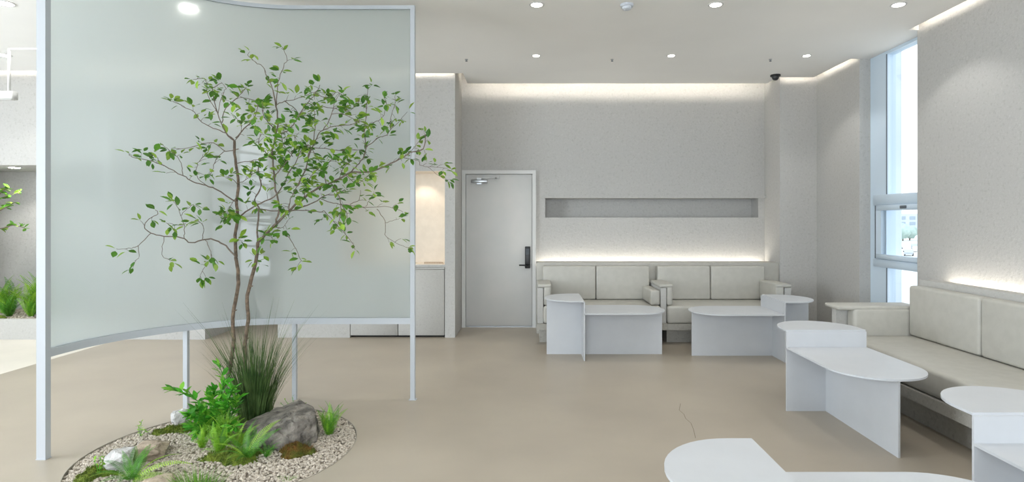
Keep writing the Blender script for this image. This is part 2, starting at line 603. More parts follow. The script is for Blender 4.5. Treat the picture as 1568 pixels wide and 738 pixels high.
hd.lathe([(0.002, 0), (0.02, 0)], (-0.036, 7.74, 0.845), 8)
hd.build('lever_handle', M['black'], lf)
kp = MB()
for i in range(4):
    for j in range(3):
        kp.box(-0.058 + j * 0.016, -0.048 + j * 0.016, 7.752, 7.756, 0.99 + i * 0.02, 1.002 + i * 0.02)
kp.build('keypad', M['dark'], lf)
MB().box(-0.876, 0.027, 7.80, 7.86, 0.0, 0.012).build('threshold', M['chrome'], door)
MB().box(-0.92, 0.07, 8.05, 8.1, 0, 2.1).build('door_backing', M['wall_smooth'], door)

# ------------------------------------------------------------------ cabinet below the niche
cab = thing('cabinet', 'low white cabinet with flat doors under the lit wall niche', 'cabinet', (-1.64, 7.1, 0))
MB().box(CB[0], CB[1], 7.16, 7.45, 0.0, 0.86).build('carcass', M['gap'], cab)
for a, b in ((-2.222, -1.640), (-1.630, -1.063)):
    MB().box(a, b, 7.098, 7.155, 0.028, 0.845, 0.003, 1).build('cabinet_door', M['panel'], cab)
MB().box(CB[0] + .004, CB[1] - .004, 7.09, 7.16, 0.849, 0.868).build('cabinet_top', M['panel'], cab)
tag(MB().box(-1.33, -1.10, 7.20, 7.24, 0.906, 0.926).build('display_card', M['paper'], at=None),
    'thin pale strip lying on the floor of the lit niche', 'card')
# warm lamp in the niche
for x in (-1.36,):
    sp = bpy.data.lights.new('niche_lamp', 'SPOT')
    sp.energy = 2.4
    sp.color = (1, 0.82, 0.64)
    sp.spot_size = math.radians(110)
    sp.spot_blend = 0.5
    sp.shadow_soft_size = 0.03
    o = bpy.data.objects.new('niche_lamp', sp)
    COL.objects.link(o)
    o.location = (x, 7.27, 2.03)
    o2 = o.copy()
    COL.objects.link(o2)
    o2.location = (-1.98, 7.27, 2.03)

# ------------------------------------------------------------------ window
win = struct(bpy.data.objects.new('window_1', None))
COL.objects.link(win)
win.location = (3.77, 5.9, 0)
wx0, wx1 = 3.77, 3.87
wf = MB()
wf.box(wx0, wx1, 6.085, 6.37, 0, CH + .02)
wf.box(wx0, wx1, 5.30, 5.42, 0, CH + .02)
wf.build('jamb', M['window_frame'], win)
MB().box(wx0 - .015, wx1, 5.42, 6.30, 1.615, 1.725, 0.004, 1).build('transom', M['window_frame'], win)
MB().box(wx0 - .015, wx1, 5.42, 6.30, 0.95, 1.035, 0.004, 1).build('transom', M['window_frame'], win)
MB().box(wx0, wx1, 5.42, 6.085, 0.0, 0.06).build('sill', M['window_frame'], win)
MB().box(wx0, wx1, 5.42, 6.085, CH - .03, CH + .02).build('head', M['window_frame'], win)
MB().box(wx0 + .03, wx0 + .034, 5.42, 6.075, 1.725, CH - .03).build('pane', M['pane'], win)
MB().box(wx0 + .03, wx0 + .034, 5.42, 6.075, 0.06, 0.95).build('pane', M['pane'], win)
for z0, z1 in ((1.725, CH - .03), (0.06, 0.95)):
    MB().box(wx0 - .002, wx0 + .008, 6.080, 6.086, z0, z1).build('gasket', M['dark'], win)
sash = MB()
sash.box(wx0 - .03, wx0 + .02, 5.42, 6.22, 1.555, 1.612, 0.004, 1)
sash.box(wx0 - .03, wx0 + .02, 5.42, 6.22, 1.038, 1.09, 0.004, 1)
sash.box(wx0 - .03, wx0 + .02, 6.13, 6.22, 1.09, 1.555)
sash = sash.build('sash', M['window_frame'], win)
MB().box(wx0, wx0 + .004, 5.42, 6.13, 1.09, 1.555).build('sash_pane', M['pane'], sash)
MB().box(wx0 - .032, wx0 - .028, 6.222, 6.236, 1.04, 1.61).build('sash_gasket', M['dark'], sash)
MB().box(wx0 - .045, wx0 - .03, 5.71, 5.80, 1.57, 1.60, 0.004, 1).build('latch', M['dark'], sash)
tag(MB().box(3.872, 3.955, 6.12, 6.8, -7.0, 4.2).build('outer_pilaster', M['outer'], at=None), 'pale outdoor pilaster beside the tall window', 'pilaster')

# ------------------------------------------------------------------ outdoors
struct(MB().box(4.6, 400, -60, 520, -7.3, -7.0).build('ground_outside', M['asphalt']))


def blob(b, c, rx, ry, rz, seed, amp=0.25, sub=3, freq=1.6):
    bm = bmesh.new()
    bmesh.ops.create_icosphere(bm, subdivisions=sub, radius=1)
    for v in bm.verts:
        n = noise.fractal(v.co * freq + Vector((seed * 3.1, seed, 0)), 0.6, 2.0, 4)
        v.co *= 1 + amp * n
        v.co = Vector((c[0] + v.co.x * rx, c[1] + v.co.y * ry, c[2] + v.co.z * rz))
    b.bm(bm, smooth=True)


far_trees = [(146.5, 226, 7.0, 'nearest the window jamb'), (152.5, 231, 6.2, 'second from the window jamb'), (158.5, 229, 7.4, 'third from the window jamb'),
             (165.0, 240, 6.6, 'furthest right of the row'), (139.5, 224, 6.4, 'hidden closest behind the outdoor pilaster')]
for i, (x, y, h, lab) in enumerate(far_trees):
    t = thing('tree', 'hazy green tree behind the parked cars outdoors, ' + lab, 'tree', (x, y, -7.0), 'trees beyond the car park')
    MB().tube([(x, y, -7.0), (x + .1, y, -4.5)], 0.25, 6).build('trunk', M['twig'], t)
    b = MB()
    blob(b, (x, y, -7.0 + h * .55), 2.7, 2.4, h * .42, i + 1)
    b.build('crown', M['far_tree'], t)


def car(x, y, rz, m, label):
    t = thing('car', label, 'car', (0, 0, 0), 'cars parked outside')
    prof = [(-2.1, .35), (2.1, .35), (2.15, .75), (1.2, .9), (0.55, 1.42), (-1.2, 1.45), (-1.9, .95), (-2.15, .85)]
    n = len(prof)
    b = MB()
    vs = [(px, -.85, pz) for px, pz in prof] + [(px, .85, pz) for px, pz in prof]
    b.add(vs, [tuple(range(n)), tuple(reversed(range(n, 2 * n)))] + [(i, (i + 1) % n, n + (i + 1) % n, n + i) for i in range(n)])
    b.build('body', m, t)
    g = MB()
    for s in (-.86, .86):
        q = [(-1.55, .95), (0.85, .95), (0.45, 1.33), (-1.15, 1.36)]
        g.add([(a, s, z) for a, z in q] + [(a, s * .985, z) for a, z in q], [(0, 1, 2, 3), (7, 6, 5, 4), (0, 4, 5, 1), (1, 5, 6, 2), (2, 6, 7, 3), (3, 7, 4, 0)])
    g.build('window', M['car_glass'], t)
    for wx in (-1.3, 1.35):
        for s in (-.8, .8):
            wb_ = MB()
            wb_.tube([(wx, s - .1, .33), (wx, s + .1, .33)], .33, 12)
            wb_.build('wheel', M['tyre'], t)
    t.location = (x, y, -7.0)
    t.rotation_euler = (0, 0, rz)
    return t


car(88.6, 134.5, 0.95, M['car_dark'], 'grey car parked outside, nearest to the window')
car(98.4, 150.0, 0.99, M['car_white'], 'white car parked outside, left of the middle row')
car(101.1, 150.5, 0.99, M['car_white'], 'white car parked outside, right of the middle row')
car(109.0, 167.0, 0.99, M['car_white'], 'white car parked outside in the back row, left')
car(112.0, 167.5, 0.99, M['car_dark'], 'grey car parked outside in the back row, right')
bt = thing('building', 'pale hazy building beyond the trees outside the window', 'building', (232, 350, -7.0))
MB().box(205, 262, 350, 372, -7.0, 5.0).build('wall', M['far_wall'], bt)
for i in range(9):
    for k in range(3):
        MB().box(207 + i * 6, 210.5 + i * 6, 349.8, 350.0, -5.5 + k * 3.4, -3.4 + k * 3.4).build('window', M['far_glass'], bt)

# ------------------------------------------------------------------ sofas
def cushion(x0, x1, y0, y1, z0, z1, r=0.03):
    return MB().box(x0, x1, y0, y1, z0, z1, r, 4)


YF, YB = 6.68, 7.22


def back_sofa(name_label, x0, x1, cx, left_core, right_core, left, right):
    t = thing('sofa', name_label, 'sofa', ((x0 + x1) / 2, 6.95, 0), 'two seat sofas along the back wall')
    MB().box(x0 + .03, x1 - .03, 6.84, 7.35, 0.0, 0.175).build('plinth', M['concrete'], t)
    MB().box(x0, x1, YF - .01, 7.355, 0.175, 0.245).build('base_slab', M['concrete'], t)
    s0 = left_core[1] if left_core else x0
    s1 = right_core[0] if right_core else x1
    cushion(s0 + .004, s1 - .004, YF, 7.26, 0.247, 0.45, 0.028).build('seat', M['leather'], t)
    for a, b in cx:
        cushion(a, b, YB, 7.352, 0.452, 0.875, 0.022).build('back_cushion', M['leather'], t)
    for c in (left_core, right_core):
        if c:
            MB().box(c[0], c[1], 6.72, 7.352, 0.247, 0.66).build('arm_core', M['panel'], t)
    for side in (left, right):
        if side[0] == 'pad':
            cushion(side[1], side[2], 6.72, YB - .004, 0.455, 0.63, 0.025).build('arm_pad', M['leather'], t)
        else:       # pad plus a cap that folds over the core
            _, p0, p1, c0, c1 = side
            a = MB()
            a.box(p0, p1, 6.72, YB - .004, 0.455, 0.70, 0.022, 3)
            a.box(c0, c1, 6.715, YB - .004, 0.662, 0.702, 0.015, 3)
            a.build('arm_cap', M['leather'], t)
    return t


back_sofa('greige two-seat sofa on the back wall, next to the white door', 0.08, 1.592, [(0.16, 0.823), (0.829, 1.50)],
          (0.085, 0.15), (1.526, 1.590), ('cap', 0.154, 0.245, 0.085, 0.245), ('pad', 1.408, 1.522))
back_sofa('greige two-seat sofa on the back wall, in the corner away from the door', 1.594, 3.06, [(1.60, 2.265), (2.271, 2.95)],
          None, (2.975, 3.05), ('cap', 1.596, 1.668, 1.510, 1.668), ('cap', 2.872, 2.97, 2.872, 3.055))

rs = thing('bench_sofa', 'long greige bench sofa against the right wall, below the glowing ledge', 'sofa', (3.0, 2.5, 0))
YE = 5.02
MB().box(2.80, 3.42, -0.6, YE + .30, 0.0, 0.185).build('plinth', M['concrete'], rs)
MB().box(2.69, 3.425, -0.6, YE + .34, 0.185, 0.262).build('base_slab', M['concrete'], rs)
cushion(2.70, 3.36, -0.58, YE - .004, 0.264, 0.45, 0.035).build('seat', M['leather'], rs)
yy = YE
for wd in (0.80, 0.80, 0.80, 0.80, 0.80, 0.80):
    cushion(3.30, 3.425, yy - wd + .004, yy - .003, 0.452, 0.885, 0.025).build('back_cushion', M['leather'], rs)
    yy -= wd
MB().box(2.74, 3.42, YE + .13, YE + .20, 0.264, 0.66).build('arm_core', M['panel'], rs)
ap = MB()
ap.box(2.83, 3.425, YE, YE + .125, 0.264, 0.68, 0.03, 4)
ap.box(2.70, 3.425, YE + .01, YE + .26, 0.663, 0.70, 0.016, 3)
ap.build('arm_cap', M['leather'], rs)

# ------------------------------------------------------------------ tables
def stadium(L, r, s):
    """half stadium: straight edge on x=0, rounded end at x = s*L"""
    pts = [(0, -r)]
    for k in range(25):
        a = -math.pi / 2 + math.pi * k / 24
        pts.append((s * (L - r + r * math.cos(a)), r * math.sin(a)))
    pts.append((0, r))
    return pts if s > 0 else pts[::-1]


TL, TH, TR = 0.487, 0.617, 0.305
TT = 0.012
tlabels = {}


def make_table():
    t = thing('table', '', 'table', (0, 0, 0), 'white two-level lounge tables')
    MB().prism(stadium(0.90, TR, 1), TL - TT, TL).build('low_top', M['white_metal'], t)
    MB().prism(stadium(0.40, TR, -1), TH - TT, TH).build('high_top', M['white_metal'], t)
    MB().box(0.0, 0.012, -TR, TR, 0, TH - TT).build('riser_panel', M['white_metal'], t)
    MB().box(0.012, 0.875, -0.006, 0.006, 0, TL - TT).build('long_panel', M['white_metal'], t)
    MB().box(-0.375, 0.0, -0.006, 0.006, 0, TH - TT).build('short_panel', M['white_metal'], t)
    return t


proto = make_table()
mirror_meshes = {}
spots = [(0.553, 6.235, 0, 'white two-level table in front of the sofa beside the door, raised end at left'),
         (2.606, 6.165, 180, 'white two-level table before the corner sofa, raised end at right'),
         (2.257, 4.39, -90, 'white two-level table at the far end of the long bench sofa'),
         (2.234, 2.51, -90, 'white two-level table cut by the right edge of the picture'),
         (0.853, 1.91, 0, 'nearest white two-level table, cut by the bottom edge of the picture')]
for i, (x, y, a, lab) in enumerate(spots):
    t = proto if i == 0 else copy_tree(proto)
    t.location = (x, y, 0)
    t.rotation_euler = (0, 0, math.radians(a))
    t['label'] = lab


# ------------------------------------------------------------------ ceiling fittings
def lamp(x, y, size, label, group, power=9.0, spot=112, z=CH, lens=True):
    t = thing('downlight', label, 'downlight', (x, y, z), group)
    r = size / 2
    MB().lathe([(r, 0.0), (r, -0.004), (r * .8, -0.005), (r * .74, 0.0)], (x, y, z), 20).build('trim_ring', M['trim'], t)
    MB().lathe([(r * .70, -0.0012), (r * .70, -0.0062)], (x, y, z), 20).build('lens', M['lens_big'] if size > .13 else M['lens'], t)
    sp = bpy.data.lights.new('downlight_beam', 'SPOT')
    sp.energy = power
    sp.color = (1, 0.985, 0.955)
    sp.spot_size = math.radians(spot)
    sp.spot_blend = 0.35
    sp.shadow_soft_size = 0.04
    o = bpy.data.objects.new('downlight_beam', sp)
    COL.objects.link(o)
    o.location = (x, y, z - 0.02)
    return t


G1, G2 = 'recessed ceiling downlights', 'recessed ceiling downlights'
for x, y, s, lab in [(0.054, 4.76, 0.125, 'left large recessed downlight in the front ceiling row'),
                     (1.537, 4.76, 0.125, 'middle large recessed downlight in the front ceiling row'),
                     (3.05, 4.76, 0.125, 'recessed downlight in the front row next to the right wall'),
                     (0.064, 6.24, 0.10, 'recessed downlight in the back ceiling row in front of the door'),
                     (1.53, 6.24, 0.10, 'middle recessed downlight in the back ceiling row'),
                     (3.0, 6.24, 0.10, 'recessed downlight in the back ceiling row near the tall window'),
                     (-2.87, 4.83, 0.16, 'downlight glowing through the top of the frosted screen'),
                     (-4.33, 4.73, 0.16, 'large downlight at the top left corner beside the screen post'),
                     (-5.70, 6.22, 0.15, 'downlight near the hanging lamp, at the left edge')]:
    lamp(x, y, s, lab, G1, 12.0 if x < -3 else 9.5)
for px_, py_ in ((-3.55, 7.6),):
    sp = bpy.data.lights.new('passage_fill', 'SPOT')  # unseen spot added to brighten the passage behind the screen
    sp.energy = 16
    sp.spot_size = math.radians(150)
    sp.spot_blend = 0.6
    o = bpy.data.objects.new('passage_fill', sp)
    COL.objects.link(o)
    o.location = (px_, py_, CH - 0.02)
for x in (-5.7, -4.3, -2.87, -1.43, 0.054, 1.537, 3.05):
    for y in (3.28, 1.8, 0.3):
        if (x, y) in ((-1.43, 3.28), (-2.87, 3.28)):
            continue
        sp = bpy.data.lights.new('downlight_beam', 'SPOT')
        sp.energy = (8 if x < -3.5 else 9) if y > 2 else 5
        sp.color = (1, 0.99, 0.975)
        sp.spot_size = math.radians(112)
        sp.spot_blend = 0.35
        sp.shadow_soft_size = 0.05
        o = bpy.data.objects.new('downlight_beam', sp)
        COL.objects.link(o)
        o.location = (x, y, CH - 0.02)
lamp(-6.55, 7.30, 0.16, 'downlight in the soffit above the planted recess at left', G1, 15, 130, 2.12)

sd = thing('smoke_detector', 'round grey smoke detector between the front ceiling downlights', 'detector', (0.80, 4.76, CH))
MB().lathe([(0.055, 0), (0.055, -0.012), (0.05, -0.02)], (0.80, 4.76, CH), 20).build('base', M['detector'], sd)
MB().lathe([(0.04, -0.02), (0.036, -0.04), (0.02, -0.046)], (0.80, 4.76, CH), 20).build('sensor_head', M['detector'], sd)
for x, lab in ((-0.71, 'tiny sprinkler head in the ceiling in front of the door'), (0.91, 'tiny sprinkler head in the middle of the ceiling'),
               (2.67, 'tiny sprinkler head in the ceiling near the security camera')):
    t = thing('sprinkler', lab, 'sprinkler', (x, 6.39, CH), 'ceiling sprinkler heads')
    MB().lathe([(0.018, 0), (0.018, -0.004), (0.008, -0.006), (0.008, -0.018)], (x, 6.39, CH), 12).build('collar', M['chrome'], t)
    MB().lathe([(0.013, -0.018), (0.013, -0.022)], (x, 6.39, CH), 12).build('deflector', M['dark'], t)
sc = thing('security_camera', 'small black dome security camera at the ceiling corner', 'camera', (3.02, 7.08, CH))
MB().lathe([(0.06, 0), (0.06, -0.018), (0.045, -0.026)], (3.02, 7.08, CH), 20).build('mount', M['black'], sc)
MB().lathe([(0.042, -0.026), (0.038, -0.045), (0.026, -0.062), (0.008, -0.068)], (3.02, 7.08, CH), 20).build('dome', M['black'], sc)

# hanging lamp at the left
pl = thing('pendant_lamp', 'slim white bar lamp hung on bent rods at far left', 'lamp', (-4.6, 5.0, CH))
yp = 5.0
px = (14 - VX) * yp / F
zt = EYE + (VY - 75) * yp / F
zb = EYE + (VY - 142) * yp / F
MB().tube([(px, yp, zb), (px, yp, zt)], 0.012, 8).build('rod', M['trim'], pl)
MB().tube([(px, yp, zt), (px + 0.5, yp, zt)], 0.008, 8).build('arm', M['trim'], pl)
MB().tube([(px + 0.5, yp, zt - .008), (px + 0.5, yp, CH)], 0.010, 8).build('drop_rod', M['trim'], pl)
MB().box(px - 0.9, px + 0.055, yp - .03, yp + .03, zb - .06, zb + .01, 0.004, 1).build('lamp_bar', M['trim'], pl)
MB().box(px - 0.88, px + 0.035, yp - .02, yp + .02, zb - .064, zb - .059).build('diffuser', M['trim'], pl)

# ------------------------------------------------------------------ frosted screen
scr = thing('glass_screen', 'tall curved frosted screen in a thin white steel frame', 'partition', (-1.9, 4.1, 0))
SA = (-1.89, 3.58)
SRX, SRY = 1.08, 1.08


def screen_path(n_arc=28):
    pts = []
    for k in range(n_arc + 1):
        a = math.pi - (math.pi / 2) * k / n_arc
        pts.append((SA[0] + SRX * math.cos(a), SA[1] + SRY * math.sin(a)))
    for k in range(1, 5):
        pts.append((SA[0] + (-0.952 - SA[0]) * k / 4, SA[1] + SRY))
    pts.insert(0, (SA[0] - SRX, 3.53))
    return pts


def ribbon(path, th, z0, z1, sm_=False):
    b = MB()
    n = len(path)
    L, R = [], []
    for i, (x, y) in enumerate(path):
        x0, y0 = path[max(i - 1, 0)]
        x1, y1 = path[min(i + 1, n - 1)]
        d = Vector((x1 - x0, y1 - y0))
        d.normalize()
        nx, ny = -d.y, d.x
        L.append((x + nx * th / 2, y + ny * th / 2))
        R.append((x - nx * th / 2, y - ny * th / 2))
    vs = [(*p, z0) for p in L] + [(*p, z0) for p in R] + [(*p, z1) for p in L] + [(*p, z1) for p in R]
    fs = []
    for i in range(n - 1):
        fs += [(i, i + 1, 2 * n + i + 1, 2 * n + i), (n + i, 3 * n + i, 3 * n + i + 1, n + i + 1),
               (i, n + i, n + i + 1, i + 1), (2 * n + i, 2 * n + i + 1, 3 * n + i + 1, 3 * n + i)]
    fs += [(0, 2 * n, 3 * n, n), (n - 1, 2 * n - 1, 4 * n - 1, 3 * n - 1)]
    b.add(vs, fs, False)
    b.sm = [sm_] * len(b.sm)
    return b


path = screen_path()
RZ0, RZ1, RT = 0.615, 0.665, 3.19
ribbon(path, 0.045, RZ0, RZ1).build('bottom_rail', M['frame_white'], scr)
ribbon(path, 0.035, RT - .03, RT).build('top_rail', M['frame_white'], scr)
gp = ribbon(path, 0.012, RZ1, RT - .03, True).build('glass_panel', M['screen'], scr)
bmg = bmesh.new()
bmg.from_mesh(gp.data)
for e in bmg.edges:
    e.smooth = e.calc_face_angle(0) < 0.6
bmg.to_mesh(gp.data)
bmg.free()
gp['label'] = 'hazy frosted sheet, curved'
MB().box(-3.0, -2.945, 3.49, 3.53, 0, RT).build('post', M['frame_white'], scr)
MB().box(-0.97, -0.934, 4.64, 4.68, 0, RT).build('post', M['frame_white'], scr)
MB().box(-2.636, -2.604, 4.36, 4.392, 0, RZ0).build('leg', M['frame_white'], scr)
MB().box(-1.926, -1.894, 4.644, 4.676, 0, RZ0).build('leg', M['frame_white'], scr)
for n_, c_ in (('foot_plate', (-2.972, 3.51)), ('foot_plate', (-0.952, 4.66))):
    MB().box(c_[0] - .03, c_[0] + .03, c_[1] - .024, c_[1] + .024, 0, 0.004).build(n_, M['frame_white'], scr)


# ------------------------------------------------------------------ planting helpers
def ico_verts(sub):
    bm = bmesh.new()
    bmesh.ops.create_icosphere(bm, subdivisions=sub, radius=1)
    bm.verts.index_update()
    vs = [v.co.copy() for v in bm.verts]
    fs = [tuple(v.index for v in f.verts) for f in bm.faces]
    bm.free()
    return vs, fs


ICO = ico_verts(1)


def gravel_h(x, y):
    r = math.hypot(x - PC[0], y - PC[1]) / PR
    return -0.012 + 0.035 * max(0.0, 1 - r * r)


def pebbles(name, inside, height, bounds, n, smin, smax, m):
    b = MB()
    rnd = random.Random(5)
    k = 0
    while k < n:
        x, y = rnd.uniform(bounds[0], bounds[1]), rnd.uniform(bounds[2], bounds[3])
        if not inside(x, y):
            continue
        k += 1
        s = rnd.uniform(smin, smax)
        sc_ = (s * rnd.uniform(.7, 1.3), s * rnd.uniform(.7, 1.3), s * rnd.uniform(.55, .95))
        a = rnd.uniform(0, 6.3)
        c_, s_ = math.cos(a), math.sin(a)
        z = height(x, y) + rnd.uniform(-.2, .5) * s
        vs = []
        for v in ICO[0]:
            q = 1 + rnd.uniform(-.18, .18)
            vx, vy, vz = v.x * sc_[0] * q, v.y * sc_[1] * q, v.z * sc_[2] * q
            vs.append((x + vx * c_ - vy * s_, y + vx * s_ + vy * c_, z + vz))
        b.add(vs, ICO[1])
    o = b.build(name, m)
    o['kind'] = 'stuff'
    return o


ICO = ico_verts(1)
if len(ICO[1]) > 20:
    pass
# bed base and rim
bb = MB()
ring_n = 40
vs = [(PC[0], PC[1], gravel_h(*PC))]
fs = []
for ri in range(1, 7):
    rr = PR * .992 * ri / 6
    for k in range(ring_n):
        a = 2 * math.pi * k / ring_n
        x, y = PC[0] + rr * math.cos(a), PC[1] + rr * math.sin(a)
        vs.append((x, y, gravel_h(x, y) - .004))
for k in range(ring_n):
    fs.append((0, 1 + k, 1 + (k + 1) % ring_n))
for ri in range(1, 6):
    o0, o1 = 1 + (ri - 1) * ring_n, 1 + ri * ring_n
    for k in range(ring_n):
        k2 = (k + 1) % ring_n
        fs.append((o0 + k, o1 + k, o1 + k2, o0 + k2))
bb.add(vs, fs, True)
bed = struct(bb.build('floor_bed', M['soil']))
rim = MB()
for k in range(nseg):
    a0, a1 = 2 * math.pi * k / nseg, 2 * math.pi * (k + 1) / nseg
    q = []
    for a in (a0, a1):
        for r_ in (PR - .003, PR + .0005):
            for z in (-.1, .003):
                q.append((PC[0] + r_ * math.cos(a), PC[1] + r_ * math.sin(a), z))
    rim.add(q, [(1, 3, 7, 5), (0, 1, 5, 4), (2, 6, 7, 3)])
tag(rim.build('planter_edging', M['edge']), 'thin dark metal ring edging the round gravel bed', 'edging')
g = pebbles('gravel', lambda x, y: math.hypot(x - PC[0], y - PC[1]) < PR - .006, gravel_h,
            (PC[0] - PR, PC[0] + PR, PC[1] - PR, PC[1] + PR), 13500, 0.0065, 0.0115, M['pebble'])
tag(g, 'pale gravel filling the round planting bed in the floor', 'gravel')


def rock(name, label, c, size, seed, m, cuts=9, rz=0.0, tilt=0.0, sub=4, amp=0.10, group=None, sink=0.25):
    rnd = random.Random(seed)
    bm = bmesh.new()
    bmesh.ops.create_icosphere(bm, subdivisions=sub, radius=1)
    planes = []
    for _ in range(cuts):
        n = Vector((rnd.uniform(-1, 1), rnd.uniform(-1, 1), rnd.uniform(-.5, 1))).normalized()
        planes.append((n, rnd.uniform(.56, .80)))
    planes.append((Vector((rnd.uniform(-.15, .15), rnd.uniform(-.15, .15), 1)).normalized(), .6))
    for v in bm.verts:
        for n, d in planes:
            s = v.co.dot(n) - d
            if s > 0:
                v.co -= n * s
        nn = noise.fractal(v.co * 2.6 + Vector((seed, 0, seed * .7)), .7, 2.1, 5)
        st = math.sin(v.co.z * 16 + 3 * noise.noise(v.co * 1.5)) * .018
        v.co *= 1 + amp * nn + st
    zmin = min(v.co.z for v in bm.verts)
    R = Matrix.Rotation(rz, 4, 'Z') @ Matrix.Rotation(tilt, 4, 'Y')
    for v in bm.verts:
        q = Vector((v.co.x * size[0], v.co.y * size[1], (v.co.z + 1 - sink) * size[2]))
        v.co = R @ q + Vector(c)
    b = MB()
    b.bm(bm, smooth=False)
    o = b.build(name, m, at=c)
    return tag(o, label, 'rock', group)


GR = 'stones in the round gravel bed'
def boulder():
    P3 = [(-1.95, 3.86, .075), (-1.90, 3.93, .10), (-1.76, 4.02, .15), (-1.62, 4.03, .195), (-1.49, 3.95, .175), (-1.405, 3.76, .165), (-1.50, 3.66, .165),
          (-1.60, 3.62, .155), (-1.75, 3.66, .125), (-1.88, 3.74, .095),
          (-1.97, 3.86, -.03), (-1.88, 3.98, -.03), (-1.62, 4.07, -.03), (-1.45, 3.98, -.03), (-1.385, 3.74, -.03), (-1.46, 3.60, -.03), (-1.62, 3.56, -.03), (-1.80, 3.62, -.03),
          (-1.92, 3.74, -.03), (-1.395, 3.75, .06), (-1.48, 3.61, .07), (-1.61, 3.57, .09)]
    bm = bmesh.new()
    for p in P3:
        bm.verts.new(p)
    bmesh.ops.convex_hull(bm, input=bm.verts[:])
    bmesh.ops.triangulate(bm, faces=bm.faces[:])
    for _ in range(4):
        bmesh.ops.subdivide_edges(bm, edges=[e for e in bm.edges if e.calc_length() > .02], cuts=1)
        bmesh.ops.triangulate(bm, faces=bm.faces[:])
    bm.normal_update()
    mv = []
    for v in bm.verts:
        n = noise.fractal(v.co * 9, .7, 2.1, 4) * .010
        r = noise.noise(Vector((v.co.x * 3, v.co.y * 3, v.co.z * 30 - v.co.x * 6)))
        st = -.010 * max(0.0, r) * (1 - abs(v.normal.z))
        ck_ = -.012 * max(0.0, 1 - abs(noise.noise(v.co * 7 + Vector((3, 1, 2)))) * 14)
        mv.append(v.normal * (n + st + ck_))
    for v, d in zip(bm.verts, mv):
        v.co += d
    b = MB()
    b.bm(bm, smooth=False)
    return tag(b.build('boulder', M['rock'], at=(-1.675, 3.8, 0)), 'large grey rough boulder in front of the tall grass clump', 'rock', GR)


boulder()
rock('stone', 'pale grey upright stone beside the fern at the left of the bed', (-2.385, 3.34, 0.0), (0.10, 0.085, 0.085), 8, M['rock_pale'], rz=.5, group=GR)
rock('stone', 'flat tan stone behind the pale upright stone', (-2.335, 3.52, 0.0), (0.15, 0.13, 0.07), 12, M['rock_tan'], rz=-.4, group=GR)
rock('stone', 'small white stone half hidden behind the bright shrub', (-2.48, 4.10, 0.0), (0.075, 0.06, 0.075), 15, M['rock_pale'], rz=.8, group=GR)
rock('stone', 'low brown stone at the bottom edge below the fern', (-2.03, 3.13, 0.0), (0.09, 0.07, 0.04), 21, M['rock_tan'], rz=.2, group=GR)


def moss(label, c, rx, ry, h, m, seed, rz=0.0, tufts=700):
    b = MB()
    rnd = random.Random(seed)
    n, rings = 24, 6
    cr, sr = math.cos(rz), math.sin(rz)

    def pt(r, a):
        wob = 1 + .22 * math.sin(3 * a + seed) + .12 * math.sin(5 * a + 2 * seed)
        x, y = rx * r * wob * math.cos(a), ry * r * wob * math.sin(a)
        z = h * (1 - r ** 2.2) + (0.010 * math.sin(x * 70 + seed) * math.cos(y * 60) if r < .95 else 0)
        X, Y = c[0] + x * cr - y * sr, c[1] + x * sr + y * cr
        return Vector((X, Y, gravel_h(X, Y) + z))
    vs = [pt(0, 0)]
    fs = []
    for i in range(1, rings + 1):
        for k in range(n):
            vs.append(pt(i / rings, 2 * math.pi * k / n))
    for k in range(n):
        fs.append((0, 1 + k, 1 + (k + 1) % n))
    for i in range(rings - 1):
        for k in range(n):
            k2 = (k + 1) % n
            fs.append((1 + i * n + k, 1 + (i + 1) * n + k, 1 + (i + 1) * n + k2, 1 + i * n + k2))
    b.add(vs, fs, True)
    for _ in range(tufts):
        p = pt(math.sqrt(rnd.random()), rnd.uniform(0, 6.283))
        a = rnd.uniform(0, 6.283)
        l = rnd.uniform(.008, .02)
        wv = Vector((math.cos(a), math.sin(a), 0)) * .003
        tip = p + Vector((rnd.uniform(-.6, .6), rnd.uniform(-.6, .6), 1)) * l
        b.add([p - wv, p + wv, tip], [(0, 1, 2)])
    return tag(b.build('moss_patch', m, at=(c[0], c[1], 0)), label, 'moss', 'moss patches in the round bed')


moss('olive moss patch at the left rim below the pale stone', (-2.47, 3.27), .11, .09, .045, M['moss'], 2, .4)
moss('long green moss patch between tan stone and bright shrub', (-2.44, 3.92), .14, .055, .04, M['moss'], 3, .1)
moss('dark moss mound under the fern in front of boulder', (-1.78, 3.46), .17, .10, .05, M['moss'], 5, .1, 900)
moss('rusty brown moss patch at the foot of the boulder', (-1.45, 3.55), .10, .075, .06, M['moss_rust'], 7, .2)


